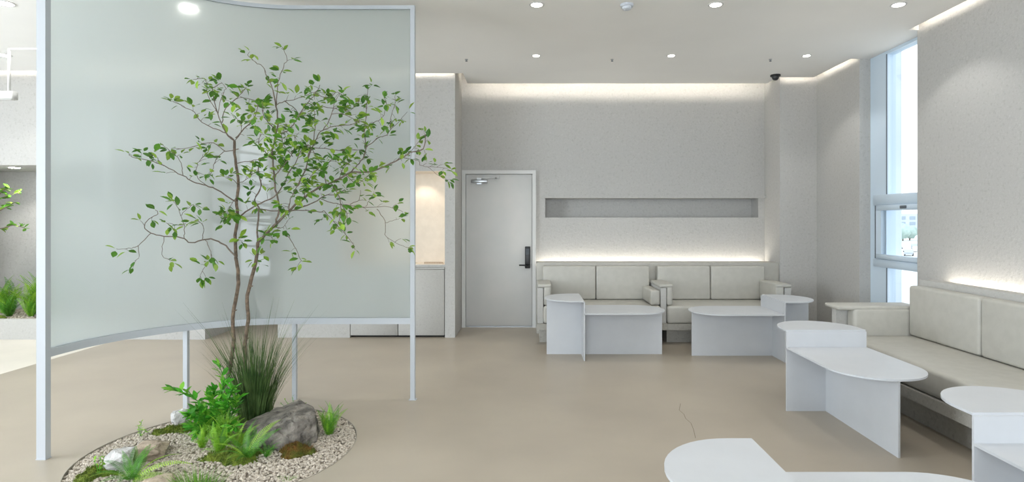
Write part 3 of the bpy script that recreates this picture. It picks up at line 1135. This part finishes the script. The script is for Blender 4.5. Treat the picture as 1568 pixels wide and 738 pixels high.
def frond_mesh(name, L, W, n, m, curl=0.9, droop=0.5, rise=0.9, leaflet=0.28):
    """frond in local frame: starts at the origin, grows along +x while rising in z"""
    b = MB()
    pts = []
    for i in range(n + 1):
        t = i / n
        a = rise - (rise + droop) * t ** 1.2 * curl
        if i == 0:
            pts.append(Vector((0, 0, 0)))
        else:
            pts.append(pts[-1] + Vector((math.cos(a), 0, math.sin(a))) * (L / n))
    b.tube(pts, [0.0022 * (1 - .7 * i / n) for i in range(n + 1)], 4)
    for i in range(2, n + 1):
        t = i / n
        wl = W * (math.sin(math.pi * min(1, .12 + .88 * t)) ** .6) * (1.08 - .75 * t) + .003
        tg = (pts[i] - pts[i - 1]).normalized()
        nrm = Vector((-tg.z, 0, tg.x))
        for s in (-1, 1):
            d = (Vector((0, s, 0)) + tg * .45 - nrm * .12).normalized()
            wv = tg * (L / n * .30)
            p0 = pts[i]
            mid = p0 + d * wl * .5
            tip = p0 + d * wl - nrm * wl * .12
            b.add([p0 - wv * .5, mid - wv, tip, mid + wv, p0 + wv * .5], [(0, 1, 3, 4), (1, 2, 3)])
    me_o = b.build(name, m)
    me = me_o.data
    bpy.data.objects.remove(me_o)
    return me


FR = {k: frond_mesh('frond', 1.0, .17, 30, M[k]) for k in ('fern', 'fern_lite', 'feather')}
FRW = {k: frond_mesh('frond', 1.0, .15, 26, M[k], curl=.8, droop=.2, rise=1.2) for k in ('fern', 'feather', 'fern_lite')}


def fern(label, base, fronds, group='ferns in the round bed'):
    """fronds: (azimuth deg, length, pitch deg, kind)"""
    t = thing('fern', label, 'fern', base, group)
    for az, L, pitch, k in fronds:
        src = FRW if k.endswith('*') else FR
        me = src[k.rstrip('*')]
        mtx = Matrix.Rotation(math.radians(az), 4, 'Z') @ Matrix.Rotation(math.radians(-pitch), 4, 'Y') @ \
            Matrix.Rotation(random.uniform(-.5, .5), 4, 'X') @ Matrix.Scale(L, 4)
        inst('frond', me, t, mtx)
    return t


rf = random.Random(3)


def gz(x, y, dz=0.0):
    return (x, y, gravel_h(x, y) + dz)


fern('bright fern with arching fronds by the pale stone at left', gz(-2.22, 3.20),
     [(165, .24, 5, 'fern'), (120, .25, 15, 'fern'), (100, .23, 25, 'fern'), (70, .22, 25, 'fern'), (195, .2, 0, 'fern'), (215, .22, 0, 'fern_lite'),
      (240, .2, 0, 'fern'), (280, .2, -5, 'fern'), (20, .33, -8, 'fern_lite'), (-5, .34, -18, 'fern_lite'), (38, .28, 0, 'fern_lite'), (140, .2, 30, 'fern'),
      (310, .18, 0, 'fern'), (90, .2, 38, 'fern')])
fern('fern with curled fronds in front of the boulder', gz(-1.69, 3.42, .02),
     [(60, .30, 20, 'fern_lite'), (85, .27, 30, 'fern'), (40, .26, 22, 'fern'), (110, .24, 20, 'fern'), (200, .24, 10, 'fern_lite'), (230, .22, 5, 'fern'),
      (255, .2, 5, 'fern_lite'), (290, .2, 10, 'fern'), (160, .2, 15, 'fern'), (320, .2, 10, 'fern'), (15, .2, 20, 'fern'), (270, .17, 0, 'fern')])
fern('feathery yellow-green fern between the shrub and the boulder', gz(-1.96, 3.66),
     [(a + rf.uniform(-12, 12), rf.uniform(.16, .26), rf.uniform(0, 38), rf.choice(['feather*', 'feather*', 'fern_lite*', 'feather'])) for a in range(0, 360, 15)])
fern('feathery fern right of the shrub, low to the gravel', gz(-1.84, 3.62),
     [(a + rf.uniform(-12, 12), rf.uniform(.12, .20), rf.uniform(-5, 30), rf.choice(['feather*', 'fern_lite*'])) for a in range(0, 360, 20)])
fern('leafy yellow-green fern at the left foot of the boulder', gz(-1.90, 3.52),
     [(a + rf.uniform(-12, 12), rf.uniform(.13, .22), rf.uniform(0, 50), rf.choice(['feather*', 'fern_lite*', 'feather', 'fern'])) for a in range(0, 360, 18)])
fern('dark fern leaning out at the left of the bright shrub', gz(-2.24, 3.93),
     [(a + rf.uniform(-12, 12), rf.uniform(.16, .26), rf.uniform(10, 50), rf.choice(['fern*', 'feather*', 'fern'])) for a in range(60, 300, 16)])
fern('bright soft fern between shrub and boulder, upright', gz(-1.99, 3.74),
     [(a + rf.uniform(-12, 12), rf.uniform(.14, .26), rf.uniform(15, 60), rf.choice(['feather*', 'fern_lite*', 'feather', 'fern*'])) for a in range(0, 360, 16)])
fern('yellow-green fern low under the front of the shrub', gz(-2.06, 3.60),
     [(a + rf.uniform(-12, 12), rf.uniform(.10, .20), rf.uniform(-5, 40), rf.choice(['feather*', 'fern_lite*', 'feather'])) for a in range(0, 360, 20)])
fern('small dark fern beneath the front face of the boulder', gz(-1.60, 3.48),
     [(a + rf.uniform(-12, 12), rf.uniform(.09, .17), rf.uniform(0, 40), rf.choice(['fern', 'fern*'])) for a in range(0, 360, 30)])
fern('green fern tuft at the right side of the boulder', gz(-1.355, 3.87),
     [(a + rf.uniform(-12, 12), rf.uniform(.15, .26), rf.uniform(15, 60), rf.choice(['feather*', 'fern*', 'feather'])) for a in range(0, 360, 14)])
fern('dark ferny leaves around the foot of the shrub', gz(-2.15, 3.78),
     [(a + rf.uniform(-12, 12), rf.uniform(.16, .26), rf.uniform(-5, 35), rf.choice(['fern*', 'fern*', 'feather*'])) for a in range(0, 360, 20)])


def grass(name, label, base, n, hmin, hmax, spread, lean, m, wid=.0022, group='grass tufts in the round bed', seed=1, flat=1.0):
    t = thing(name, label, 'grass', base, group)
    rnd = random.Random(seed)
    b = MB()
    for _ in range(n):
        a = rnd.uniform(0, 6.283)
        r = spread * math.sqrt(rnd.random())
        p = Vector((base[0] + r * math.cos(a), base[1] + r * math.sin(a) * flat, base[2] - .005))
        out = Vector((math.cos(a), math.sin(a) * flat, 0)) * (lean * (r / spread) ** 1.0 * rnd.uniform(.4, 1.2)) + Vector((rnd.uniform(-.07, .07), rnd.uniform(-.07, .07), 0))
        h = rnd.uniform(hmin, hmax) * (1 if rnd.random() < .82 else 1.25)
        side = Vector((-math.sin(a + rnd.uniform(-1, 1)), math.cos(a + rnd.uniform(-1, 1)), 0)) * wid
        vs = []
        for i in range(5):
            u = i / 4
            c = p + Vector((0, 0, h * u * (1 - .12 * out.length * u))) + out * h * u * u * 1.0 + out * h * .22 * u
            wv = side * (1 - u * .95)
            vs += [c - wv, c + wv]
        b.add(vs, [(2 * i, 2 * i + 1, 2 * i + 3, 2 * i + 2) for i in range(4)], True)
    o = b.build('blades', m, t)
    o['kind'] = 'stuff'
    return t


grass('grass_clump', 'tall dark green grass clump at the foot of the tree', gz(-1.985, 4.14), 760, .30, .72, .105, .42, M['grass'], .0036, None, 4)
grass('grass_tuft', 'fine bright grass at the bottom edge of the bed', gz(-1.79, 3.10), 380, .05, .12, .13, .9, M['grass_lite'], .0016, seed=7, flat=.5)
grass('grass_tuft', 'small grass sprout in the gravel at the right of the bed', gz(-1.42, 3.62), 50, .03, .08, .03, .8, M['grass_lite'], .0014, seed=9)
grass('grass_tuft', 'thin grass sprout near the front right rim', gz(-1.37, 3.23), 60, .015, .035, .05, 1.2, M['grass_lite'], .0014, seed=10, flat=.5)
grass('grass_tuft', 'pale fine grass at the left of the gravel bed by the fern', gz(-2.52, 3.42), 50, .03, .09, .03, .9, M['grass_lite'], .0014, seed=12)


def leaf_mesh(name, L, W, m, fold=.25, tipdrop=.12):
    b = MB()
    vs = []
    st = [(0, 0), (.25, .75), (.5, 1.0), (.75, .72), (1, 0)]
    for t, w_ in st:
        z = -tipdrop * L * t * t
        if w_ == 0:
            vs.append((t * L, 0, z))
        else:
            vs += [(t * L, -W / 2 * w_, z + fold * W / 2 * w_), (t * L, 0, z), (t * L, W / 2 * w_, z + fold * W / 2 * w_)]
    fs = [(0, 2, 1), (0, 3, 2), (1, 2, 5, 4), (2, 3, 6, 5), (4, 5, 8, 7), (5, 6, 9, 8), (7, 8, 10), (8, 9, 10)]
    b.add(vs, fs, True)
    o = b.build(name, m)
    me = o.data
    bpy.data.objects.remove(o)
    return me


def leaf_mtx(p, d, roll, s):
    d = d.normalized()
    side = Vector((0, 0, 1)).cross(d)
    if side.length < 1e-3:
        side = Vector((1, 0, 0))
    side.normalize()
    up = d.cross(side)
    R = Matrix((d, side, up)).transposed().to_4x4()
    return Matrix.Translation(p) @ R @ Matrix.Rotation(roll, 4, 'X') @ Matrix.Scale(s, 4)


def smooth_pts(pts, k=4):
    if len(pts) < 3:
        return pts
    q = [pts[0]] + pts + [pts[-1]]
    out = []
    for i in range(1, len(q) - 2):
        for j in range(k):
            t = j / k
            p0, p1, p2, p3 = q[i - 1], q[i], q[i + 1], q[i + 2]
            out.append(0.5 * ((2 * p1) + (p2 - p0) * t + (2 * p0 - 5 * p1 + 4 * p2 - p3) * t * t + (3 * p1 - p0 - 3 * p2 + p3) * t ** 3))
    out.append(pts[-1])
    return out


class Foliage:
    """collects leaves; the largest 300 become parts, the rest one stuff part"""

    def __init__(self, root, meshes):
        self.root, self.meshes, self.items = root, meshes, []

    def add(self, p, d, s, k=None):
        k = random.randrange(len(self.meshes)) if k is None else k
        self.items.append((k, leaf_mtx(p - Vector(self.root.location), d, random.uniform(-.7, .7), s), s / p.y))

    def build(self, limit=300):
        self.items.sort(key=lambda i: -i[2])
        for k, mtx, _ in self.items[:limit]:
            inst('leaf', self.meshes[k], self.root, mtx)
        rest = self.items[limit:]
        by = {}
        for k, mtx, _ in rest:
            by.setdefault(self.meshes[k].materials[0], []).append((k, mtx))
        if rest:
            me = bpy.data.meshes.new('foliage')
            vs, fs, mi = [], [], []
            for j, (m, its) in enumerate(by.items()):
                me.materials.append(m)
                for k, mtx in its:
                    o = len(vs)
                    src = self.meshes[k]
                    vs += [tuple(mtx @ v.co) for v in src.vertices]
                    for p in src.polygons:
                        fs.append(tuple(i + o for i in p.vertices))
                        mi.append(j)
            me.from_pydata(vs, [], fs)
            me.polygons.foreach_set('material_index', mi)
            o = bpy.data.objects.new('foliage', me)
            COL.objects.link(o)
            o.parent = self.root
            o['kind'] = 'stuff'


LEAVES = [leaf_mesh('leaf', .058, .031, M['leaf']), leaf_mesh('leaf', .050, .029, M['leaf'], .1), leaf_mesh('leaf', .052, .027, M['leaf_young'], .3)]
tree = thing('tree', 'slender indoor tree with two thin trunks and airy green leaves in the gravel bed', 'tree', (-2.18, 4.16, 0.0))
fol = Foliage(tree, LEAVES)
TD = 4.16
# (name, radius start, radius end, depth at start, depth at end, leaf spacing px or 0, first leaf fraction, points)
BR = [
    ('trunk', .0145, .009, TD, 4.10, 0, 1, [(343, 645), (346, 594), (353, 560), (358, 519), (356, 489), (365, 434), (362, 400), (361, 392), (360, 360), (364, 333), (362, 309), (365, 281), (360, 243), (359, 216)]),
    ('trunk', .0145, .0115, TD, 4.12, 0, 1, [(374, 640), (375, 544), (375, 527), (380, 489), (379, 452), (392, 400), (395, 371)]),
    ('branch', .0115, .007, 4.12, 4.0, 14, .55, [(395, 371), (419, 346), (441, 325), (465, 303), (490, 286), (506, 281), (537, 264)]),
    ('branch', .008, .004, 4.0, 4.2, 12, .1, [(537, 264), (574, 261), (605, 247), (628, 234), (648, 228), (651, 206)]),
    ('branch', .008, .005, 4.12, 4.3, 30, .4, [(395, 371), (394, 349), (396, 319), (390, 306), (400, 284), (395, 260), (398, 248)]),
    ('branch', .0085, .005, 4.08, 3.9, 16, .3, [(423, 341), (427, 317), (422, 290), (419, 260), (417, 230), (425, 192), (423, 163), (418, 138)]),
    ('branch', .004, .002, 3.9, 3.8, 20, .5, [(418, 138), (412, 124), (402, 102), (392, 96), (379, 84)]),
    ('branch', .004, .002, 3.92, 3.95, 20, .3, [(423, 163), (424, 140), (426, 126), (434, 102), (440, 89), (432, 72)]),
    ('branch', .005, .002, 4.1, 3.85, 16, .3, [(359, 216), (346, 204), (333, 172), (325, 141), (329, 133), (340, 127)]),
    ('branch', .005, .002, 4.1, 4.25, 16, .4, [(359, 216), (346, 204), (326, 196), (306, 185), (297, 172), (275, 160), (265, 155)]),
    ('branch', .004, .002, 3.98, 3.9, 14, .5, [(340, 188), (344, 168), (355, 156), (367, 146), (377, 133)]),
    ('branch', .003, .002, 3.92, 4.0, 26, .6, [(367, 148), (380, 151), (392, 155)]),
    ('branch', .003, .002, 4.0, 3.9, 16, .4, [(333, 172), (326, 160), (317, 141), (315, 122), (305, 120), (296, 122)]),
    ('branch', .003, .0015, 4.0, 4.0, 14, .5, [(334, 174), (337, 158), (343, 141), (347, 135)]),
    ('branch', .006, .002, 4.1, 3.9, 11, .3, [(361, 211), (379, 192), (390, 181), (395, 160)]),
    ('branch', .004, .002, 4.1, 4.1, 22, .35, [(365, 228), (345, 231), (328, 219), (310, 220), (292, 226), (270, 229)]),
    ('branch', .006, .002, 4.1, 3.8, 30, .45, [(362, 309), (330, 290), (316, 284), (295, 278), (280, 269), (251, 254), (230, 246), (202, 240), (197, 235)]),
    ('branch', .003, .0015, 3.93, 4.0, 22, .5, [(280, 269), (279, 258), (273, 242), (259, 230), (248, 220)]),
    ('branch', .003, .0015, 3.9, 3.8, 12, .3, [(251, 254), (243, 246), (238, 238), (226, 240)]),
    ('branch', .007, .002, 4.12, 3.75, 45, .75, [(361, 393), (346, 376), (330, 368), (314, 366), (293, 372), (278, 364), (251, 362), (231, 357), (221, 347), (228, 335), (242, 327), (238, 321)]),
    ('branch', .003, .0015, 3.8, 3.75, 24, .8, [(231, 357), (211, 376), (197, 380), (178, 381)]),
    ('branch', .0025, .0015, 3.78, 3.75, 12, .9, [(211, 376), (213, 393), (206, 400)]),
    ('branch', .0025, .0015, 3.85, 3.8, 14, .85, [(251, 362), (249, 378), (249, 393), (261, 398)]),
    ('branch', .003, .0015, 3.9, 3.8, 18, .4, [(282, 364), (282, 347), (273, 320), (268, 309)]),
    ('branch', .0025, .0015, 3.86, 3.85, 12, .5, [(276, 330), (286, 320), (296, 313)]),
    ('branch', .0025, .0015, 3.86, 3.85, 12, .5, [(281, 345), (266, 344), (254, 341)]),
    ('branch', .003, .0015, 3.95, 3.9, 10, .4, [(314, 366), (319, 377), (324, 393), (314, 407), (306, 425)]),
    ('branch', .003, .0015, 3.95, 3.8, 12, .5, [(310, 366), (312, 354), (310, 345), (302, 336)]),
    ('branch', .007, .003, 4.1, 3.95, 16, .15, [(364, 333), (372, 328), (392, 314), (419, 302), (436, 280), (441, 265), (452, 250), (460, 232)]),
    ('branch', .003, .0015, 4.1, 3.9, 8, .2, [(364, 333), (352, 330), (342, 327)]),
    ('branch', .003, .0015, 4.1, 3.9, 8, .3, [(364, 300), (352, 318), (345, 338)]),
    ('branch', .003, .0015, 4.1, 3.9, 8, .3, [(365, 281), (378, 274), (386, 268), (394, 262)]),
    ('branch', .003, .0015, 4.1, 3.9, 10, .6, [(364, 283), (355, 274), (345, 272)]),
    ('branch', .004, .002, 4.1, 4.0, 18, .4, [(361, 250), (380, 247), (396, 244), (412, 240)]),
    ('branch', .004, .002, 4.12, 4.0, 14, .6, [(433, 354), (441, 362), (449, 373), (457, 390), (462, 400)]),
    ('branch', .003, .0015, 4.12, 4.0, 9, .3, [(419, 346), (428, 350), (436, 345), (440, 338)]),
    ('branch', .005, .002, 4.12, 4.2, 26, .4, [(392, 319), (425, 323), (463, 322), (490, 325), (497, 324), (511, 339), (534, 365), (544, 382)]),
    ('branch', .003, .0015, 4.1, 4.0, 7, .2, [(395, 371), (402, 362), (412, 360), (418, 366)]),
    ('branch', .003, .0015, 4.1, 4.0, 8, .3, [(393, 385), (394, 396), (393, 402)]),
    ('branch', .003, .0015, 4.1, 4.05, 12, .5, [(361, 385), (360, 372), (366, 366)]),
    ('branch', .006, .002, 4.05, 4.25, 16, .3, [(440, 325), (480, 311), (497, 300), (517, 297), (528, 290)]),
    ('branch', .004, .0015, 4.1, 4.2, 28, .2, [(492, 305), (511, 311), (531, 314), (560, 317), (597, 317), (617, 325)]),
    ('branch', .003, .0015, 4.15, 4.2, 22, .6, [(577, 320), (590, 339), (590, 359), (600, 368), (622, 379)]),
    ('branch', .002, .0012, 4.17, 4.2, 18, .7, [(590, 341), (604, 337), (614, 333)]),
    ('branch', .003, .0015, 4.1, 4.0, 14, .5, [(536, 313), (549, 306), (552, 291)]),
    ('branch', .002, .0012, 4.15, 4.1, 14, .6, [(560, 316), (568, 303), (575, 298)]),
    ('branch', .005, .002, 4.0, 3.9, 9, .1, [(506, 281), (515, 292), (522, 312), (520, 332), (515, 350)]),
    ('branch', .004, .002, 4.0, 3.95, 9, .2, [(522, 312), (530, 324), (532, 336)]),
    ('branch', .006, .002, 4.05, 4.25, 12, .3, [(537, 264), (547, 253), (557, 240), (560, 226), (558, 200), (562, 160), (563, 137)]),
    ('branch', .004, .0015, 4.15, 4.3, 26, .2, [(560, 226), (579, 211), (590, 208), (600, 197), (613, 183), (624, 171)]),
    ('branch', .003, .0015, 4.2, 4.3, 11, .3, [(598, 198), (598, 180), (605, 160), (605, 146)]),
    ('branch', .003, .0015, 4.2, 4.3, 14, .5, [(612, 240), (640, 246), (645, 254), (676, 256), (688, 260)]),
    ('branch', .002, .0012, 4.25, 4.3, 26, .8, [(655, 256), (668, 266), (680, 274), (689, 275)]),
    ('branch', .003, .0015, 4.2, 4.2, 14, .4, [(628, 234), (634, 226), (640, 218)]),
    ('branch', .006, .002, 4.0, 3.8, 11, .15, [(455, 285), (466, 262), (473, 241), (485, 211), (495, 199), (512, 194), (544, 189), (552, 180)]),
    ('branch', .004, .0015, 3.9, 3.8, 12, .3, [(495, 199), (507, 177), (512, 160), (520, 142)]),
    ('branch', .003, .0015, 3.85, 3.9, 12, .3, [(507, 175), (527, 175), (544, 184), (560, 188)]),
    ('branch', .005, .002, 3.95, 3.8, 10, .3, [(425, 205), (440, 200), (451, 187), (466, 163), (483, 143), (490, 130)]),
    ('branch', .004, .0015, 3.95, 3.9, 11, .3, [(480, 216), (482, 196), (482, 177), (478, 160)]),
    ('branch', .004, .0015, 3.95, 4.1, 12, .3, [(423, 160), (436, 155), (463, 149), (478, 141)]),
    ('branch', .004, .0015, 3.95, 4.2, 10, .3, [(436, 155), (451, 166), (460, 176), (475, 178)]),
    ('branch', .003, .0015, 4.0, 4.2, 10, .3, [(483, 143), (502, 150), (517, 141), (530, 152)]),
    ('branch', .003, .0015, 3.9, 4.0, 12, .3, [(490, 163), (515, 167), (530, 172), (545, 160), (552, 150)]),
    ('branch', .004, .0015, 3.95, 4.3, 14, .3, [(470, 245), (480, 227), (520, 230), (551, 230), (565, 240)]),
    ('branch', .004, .002, 4.0, 3.7, 8, .1, [(420, 270), (432, 255), (445, 238), (452, 222), (450, 208)]),
    ('branch', .004, .002, 4.0, 3.7, 8, .1, [(418, 245), (405, 232), (396, 220), (400, 205)]),
    ('branch', .004, .002, 4.0, 3.75, 8, .1, [(424, 200), (412, 190), (404, 178), (402, 160)]),
    ('branch', .004, .002, 3.9, 3.75, 8, .1, [(460, 232), (472, 222), (480, 232), (488, 245)]),
    ('branch', .004, .002, 4.0, 3.8, 7, .1, [(465, 303), (470, 285), (478, 268), (490, 256)]),
    ('branch', .004, .002, 4.0, 3.75, 8, .1, [(441, 325), (445, 305), (452, 290), (462, 280)]),
    ('branch', .004, .002, 4.0, 3.8, 8, .1, [(500, 284), (496, 262), (503, 248), (515, 240)]),
    ('branch', .003, .0015, 4.0, 3.8, 9, .2, [(520, 272), (528, 255), (540, 246)]),
    ('branch', .003, .0015, 3.95, 3.7, 9, .2, [(448, 240), (435, 222), (432, 205), (440, 190)]),
    ('branch', .003, .0015, 3.95, 3.8, 10, .2, [(556, 200), (572, 188), (585, 180), (592, 160), (588, 150)]),
    ('branch', .003, .0015, 3.95, 3.8, 10, .3, [(530, 268), (545, 280), (560, 272)]),
    ('branch', .003, .0015, 4.0, 3.8, 10, .3, [(359, 216), (370, 200), (366, 186), (358, 180)]),
    ('branch', .003, .0015, 4.0, 3.85, 10, .4, [(345, 231), (330, 244), (325, 262), (318, 270)]),
    ('branch', .003, .0015, 4.0, 3.85, 10, .4, [(316, 284), (300, 268), (303, 250), (312, 240)]),
]
rnd = random.Random(21)


def twig_leaves(p, tang, n, spread=0.028, size=1.0):
    for _ in range(n):
        d = (tang * .6 + Vector((rnd.uniform(-1, 1), rnd.uniform(-1, 1), rnd.uniform(-.75, .7)))).normalized()
        fol.add(p + d * rnd.uniform(0.0, spread), d, size * rnd.uniform(.8, 1.3), 2 if rnd.random() < .22 else None)


for name, r0, r1, d0, d1, sp_, first, pts in BR:
    n = len(pts)
    world = []
    for i, (x, y) in enumerate(pts):
        t = i / (n - 1)
        world.append(P(x, y, d0 + (d1 - d0) * t))
    if name == 'trunk':
        world[0].z = min(world[0].z, 0.0)
    sp3 = smooth_pts(world, 4)
    m_ = len(sp3)
    # slight crookedness
    for i in range(1, m_ - 1):
        sp3[i] += Vector((rnd.uniform(-1, 1), rnd.uniform(-1, 1), rnd.uniform(-1, 1))) * (.0035 if name == 'branch' else .002)
    rad = [r0 + (r1 - r0) * i / (m_ - 1) for i in range(m_)]
    b = MB()
    rad = rad if name == 'trunk' else [q * .85 for q in rad]
    b.tube(sp3, rad, 8 if name == 'trunk' else 5)
    if name == 'trunk':
        for kx in (9, 17):
            if kx < m_:
                b.tube([sp3[kx], sp3[kx] + Vector((.03, -.01, .01))], [.008, .003], 6)
    if sp_:
        acc, total = 0.0, sum((sp3[i + 1] - sp3[i]).length for i in range(m_ - 1))
        step = sp_ / 220.0 * .70
        nxt = total * first
        for i in range(m_ - 1):
            seg = sp3[i + 1] - sp3[i]
            L = seg.length
            while nxt < acc + L and L > 0:
                p = sp3[i] + seg * ((nxt - acc) / L)
                tg = seg.normalized()
                # short side twig carrying two or three leaves
                sd = (tg * .4 + Vector((rnd.uniform(-1, 1), rnd.uniform(-.8, .8), rnd.uniform(-.8, 1)))).normalized()
                tl = rnd.uniform(.015, .06)
                e = p + sd * tl
                b.tube([p, p + sd * tl * .5 + Vector((0, 0, .004)), e], [.0016, .0013, .001], 4)
                twig_leaves(e, sd, rnd.choice((2, 3, 3, 4)))
                nxt += step * rnd.uniform(.7, 1.5)
            acc += L
        twig_leaves(sp3[-1], (sp3[-1] - sp3[-2]).normalized(), rnd.choice((2, 3)))
    b.build(name, M['bark'] if name == 'trunk' else M['twig'], tree)
fol.build(300)

# bright shrub in the bed
SHL = [leaf_mesh('leaf', .062, .022, M['shrub'], .3), leaf_mesh('leaf', .055, .02, M['shrub_lite'], .3), leaf_mesh('leaf', .05, .022, M['shrub'], .15)]
sb = gz(-2.16, 3.86)
shrub = thing('shrub', 'bright green leafy shrub with two arching shoots left of the grass clump', 'shrub', sb)
fs_ = Foliage(shrub, SHL)
stems = [[(330, 655), (335, 625), (340, 600), (342, 580), (336, 560)], [(330, 655), (315, 630), (300, 612), (285, 602), (265, 598)],
         [(332, 655), (318, 640), (305, 628), (296, 630)], [(332, 655), (345, 630), (352, 608), (356, 596)], [(330, 655), (322, 632), (326, 610), (330, 598)],
         [(333, 655), (318, 655), (300, 652), (290, 650)], [(334, 655), (350, 640), (360, 625), (362, 612)], [(331, 655), (310, 640), (298, 640), (288, 636)],
         [(331, 655), (330, 640), (328, 622), (320, 610)], [(334, 655), (344, 648), (352, 650), (357, 655)], [(334, 655), (340, 640), (345, 622), (348, 612)],
         [(331, 655), (318, 648), (312, 655), (305, 662)], [(331, 655), (326, 645), (330, 635), (338, 630)]]
for si, st in enumerate(stems):
    d1 = 3.86 + (rnd.uniform(-.25, .12) if si > 1 else -.02)
    w3 = []
    for i, (x, y) in enumerate(st):
        t = i / (len(st) - 1)
        w3.append(P(x, y, 3.86 + (d1 - 3.86) * t))
    w3[0] = Vector((sb[0] + rnd.uniform(-.02, .02), sb[1] + rnd.uniform(-.02, .02), sb[2] - .005))
    s3 = smooth_pts(w3, 5)
    MB().tube(s3, [.004 - .0025 * i / len(s3) for i in range(len(s3))], 5).build('stem', M['shrub'], shrub)
    for i in range(3, len(s3)):
        tg = (s3[i] - s3[i - 1]).normalized()
        for s in ((0, 1) if si < 2 else (0, 1, 2, 3)):
            d = (tg * .7 + Vector((rnd.uniform(-1, 1), rnd.uniform(-1, 1), rnd.uniform(-.4, .7)))).normalized()
            fs_.add(s3[i], d, rnd.uniform(1.0, 1.6) if si < 2 else rnd.uniform(.8, 1.4))
    fs_.add(s3[-1], tg, 1.1)
fs_.build(300)


def sprig(label, base, tips, meshes, size=.5, name='sprig', per=7):
    t = thing(name, label, 'plant', base)
    f_ = Foliage(t, meshes)
    for tip in tips:
        p0, p1 = Vector(base), Vector(base) + Vector(tip)
        mid = (p0 + p1) / 2 + Vector((0, 0, .02))
        s3 = smooth_pts([p0, mid, p1], 4)
        MB().tube(s3, .0014, 4).build('stem', M['shrub'], t)
        for i in range(per):
            q = s3[min(len(s3) - 1, 2 + int(i * (len(s3) - 2) / per))]
            f_.add(q, Vector((rnd.uniform(-1, 1), rnd.uniform(-1, 1), rnd.uniform(-.2, 1))), size * rnd.uniform(.7, 1.2))
    f_.build(300)
    return t


PALE = [leaf_mesh('leaf', .05, .022, M['feather']), leaf_mesh('leaf', .04, .02, M['fern_lite'])]
sprig('pale sprig standing by the long moss patch at the left rim', gz(-2.62, 3.86), [(.01, 0, .11), (-.03, .02, .07), (.03, -.01, .05), (.05, .01, .03)], PALE, .5)
sprig('yellow-green sprig behind the top of the boulder', gz(-1.66, 4.08), [(-.08, 0, .17), (-.03, 0, .19), (.03, 0, .17), (.07, 0, .15), (.1, 0, .11), (-.12, .02, .14)], PALE, .45)
sprig('light green sprig left of the fern by the pale stone', gz(-2.43, 3.24), [(-.03, 0, .10), (0, .01, .12), (.03, 0, .09)], PALE, .5)

# ------------------------------------------------------------------ planted recess at far left
pb = thing('planter', 'low pale stone planter in the recess at far left', 'planter', (-5.9, 7.4, 0))
MB().box(-7.3, -4.5, 6.99, 7.05, 0, 0.245).build('front_panel', M['panel'], pb)
MB().box(-7.3, -4.5, 7.05, 7.945, 0, 0.215).build('bed', M['soil'], pb)
g2 = pebbles('gravel', lambda x, y: True, lambda x, y: 0.222, (-7.2, -4.6, 7.06, 7.9), 3500, .011, .019, M['pebble'])
tag(g2, 'pale gravel filling the planter recess at far left', 'gravel')


def pl_fern(label, x, y, n, L, kinds):
    return fern(label, (x, y, .225), [(a + rf.uniform(-15, 15), L * rf.uniform(.7, 1.15), rf.uniform(20, 68), rf.choice(kinds)) for a in [360 * i / n for i in range(n)]],
                'ferns in the recessed planter')


pl_fern('large fern with arching fronds in the recessed planter, by the screen post', -6.38, 7.42, 30, .60, ['fern_lite', 'feather'])
pl_fern('wide fern in the recessed planter at the left picture edge', -6.80, 7.45, 26, .50, ['fern_lite', 'feather', 'fern'])
pl_fern('small dark fern at the front of the recessed planter', -6.58, 7.26, 22, .34, ['fern', 'fern*', 'feather*'])
pl_fern('low bright fern near the right of the recessed planter', -6.28, 7.24, 20, .3, ['fern', 'feather*'])
mb = MB()
blob(mb, (-6.75, 7.12, .225), .26, .06, .06, 3, .3, 3)
tag(mb.build('moss_patch', M['moss']), 'long moss mound on the gravel of the recessed planter', 'moss')
tr2 = thing('tree', 'leafy branch tip of a small tree in the planter recess, at the left edge', 'tree', (-7.0, 7.45, .22))
f2 = Foliage(tr2, LEAVES)
d2 = 7.4
for pts in ([(-60, 470), (-45, 400), (-30, 340), (-10, 310), (10, 300), (30, 294)], [(-30, 340), (-5, 325), (12, 316), (22, 310)], [(-30, 345), (0, 350), (20, 345), (40, 350)],
            [(-10, 310), (0, 296), (8, 290), (14, 288)]):
    w3 = smooth_pts([P(x, y, d2) for x, y in pts], 4)
    if pts[0] == (-60, 470):
        w3.insert(0, Vector((-7.0, 7.45, .21)))
    MB().tube(w3, [.012 - .009 * i / len(w3) for i in range(len(w3))], 5).build('branch', M['twig'], tr2)
    for i in range(int(len(w3) * .35), len(w3)):
        for _ in range(2):
            f2.add(w3[i], Vector((rnd.uniform(-1, 1), rnd.uniform(-1, 1), rnd.uniform(-.5, .8))), rnd.uniform(1.0, 1.7))
f2.build(300)

for o in bpy.data.objects:
    if '_at' in o:
        del o['_at']
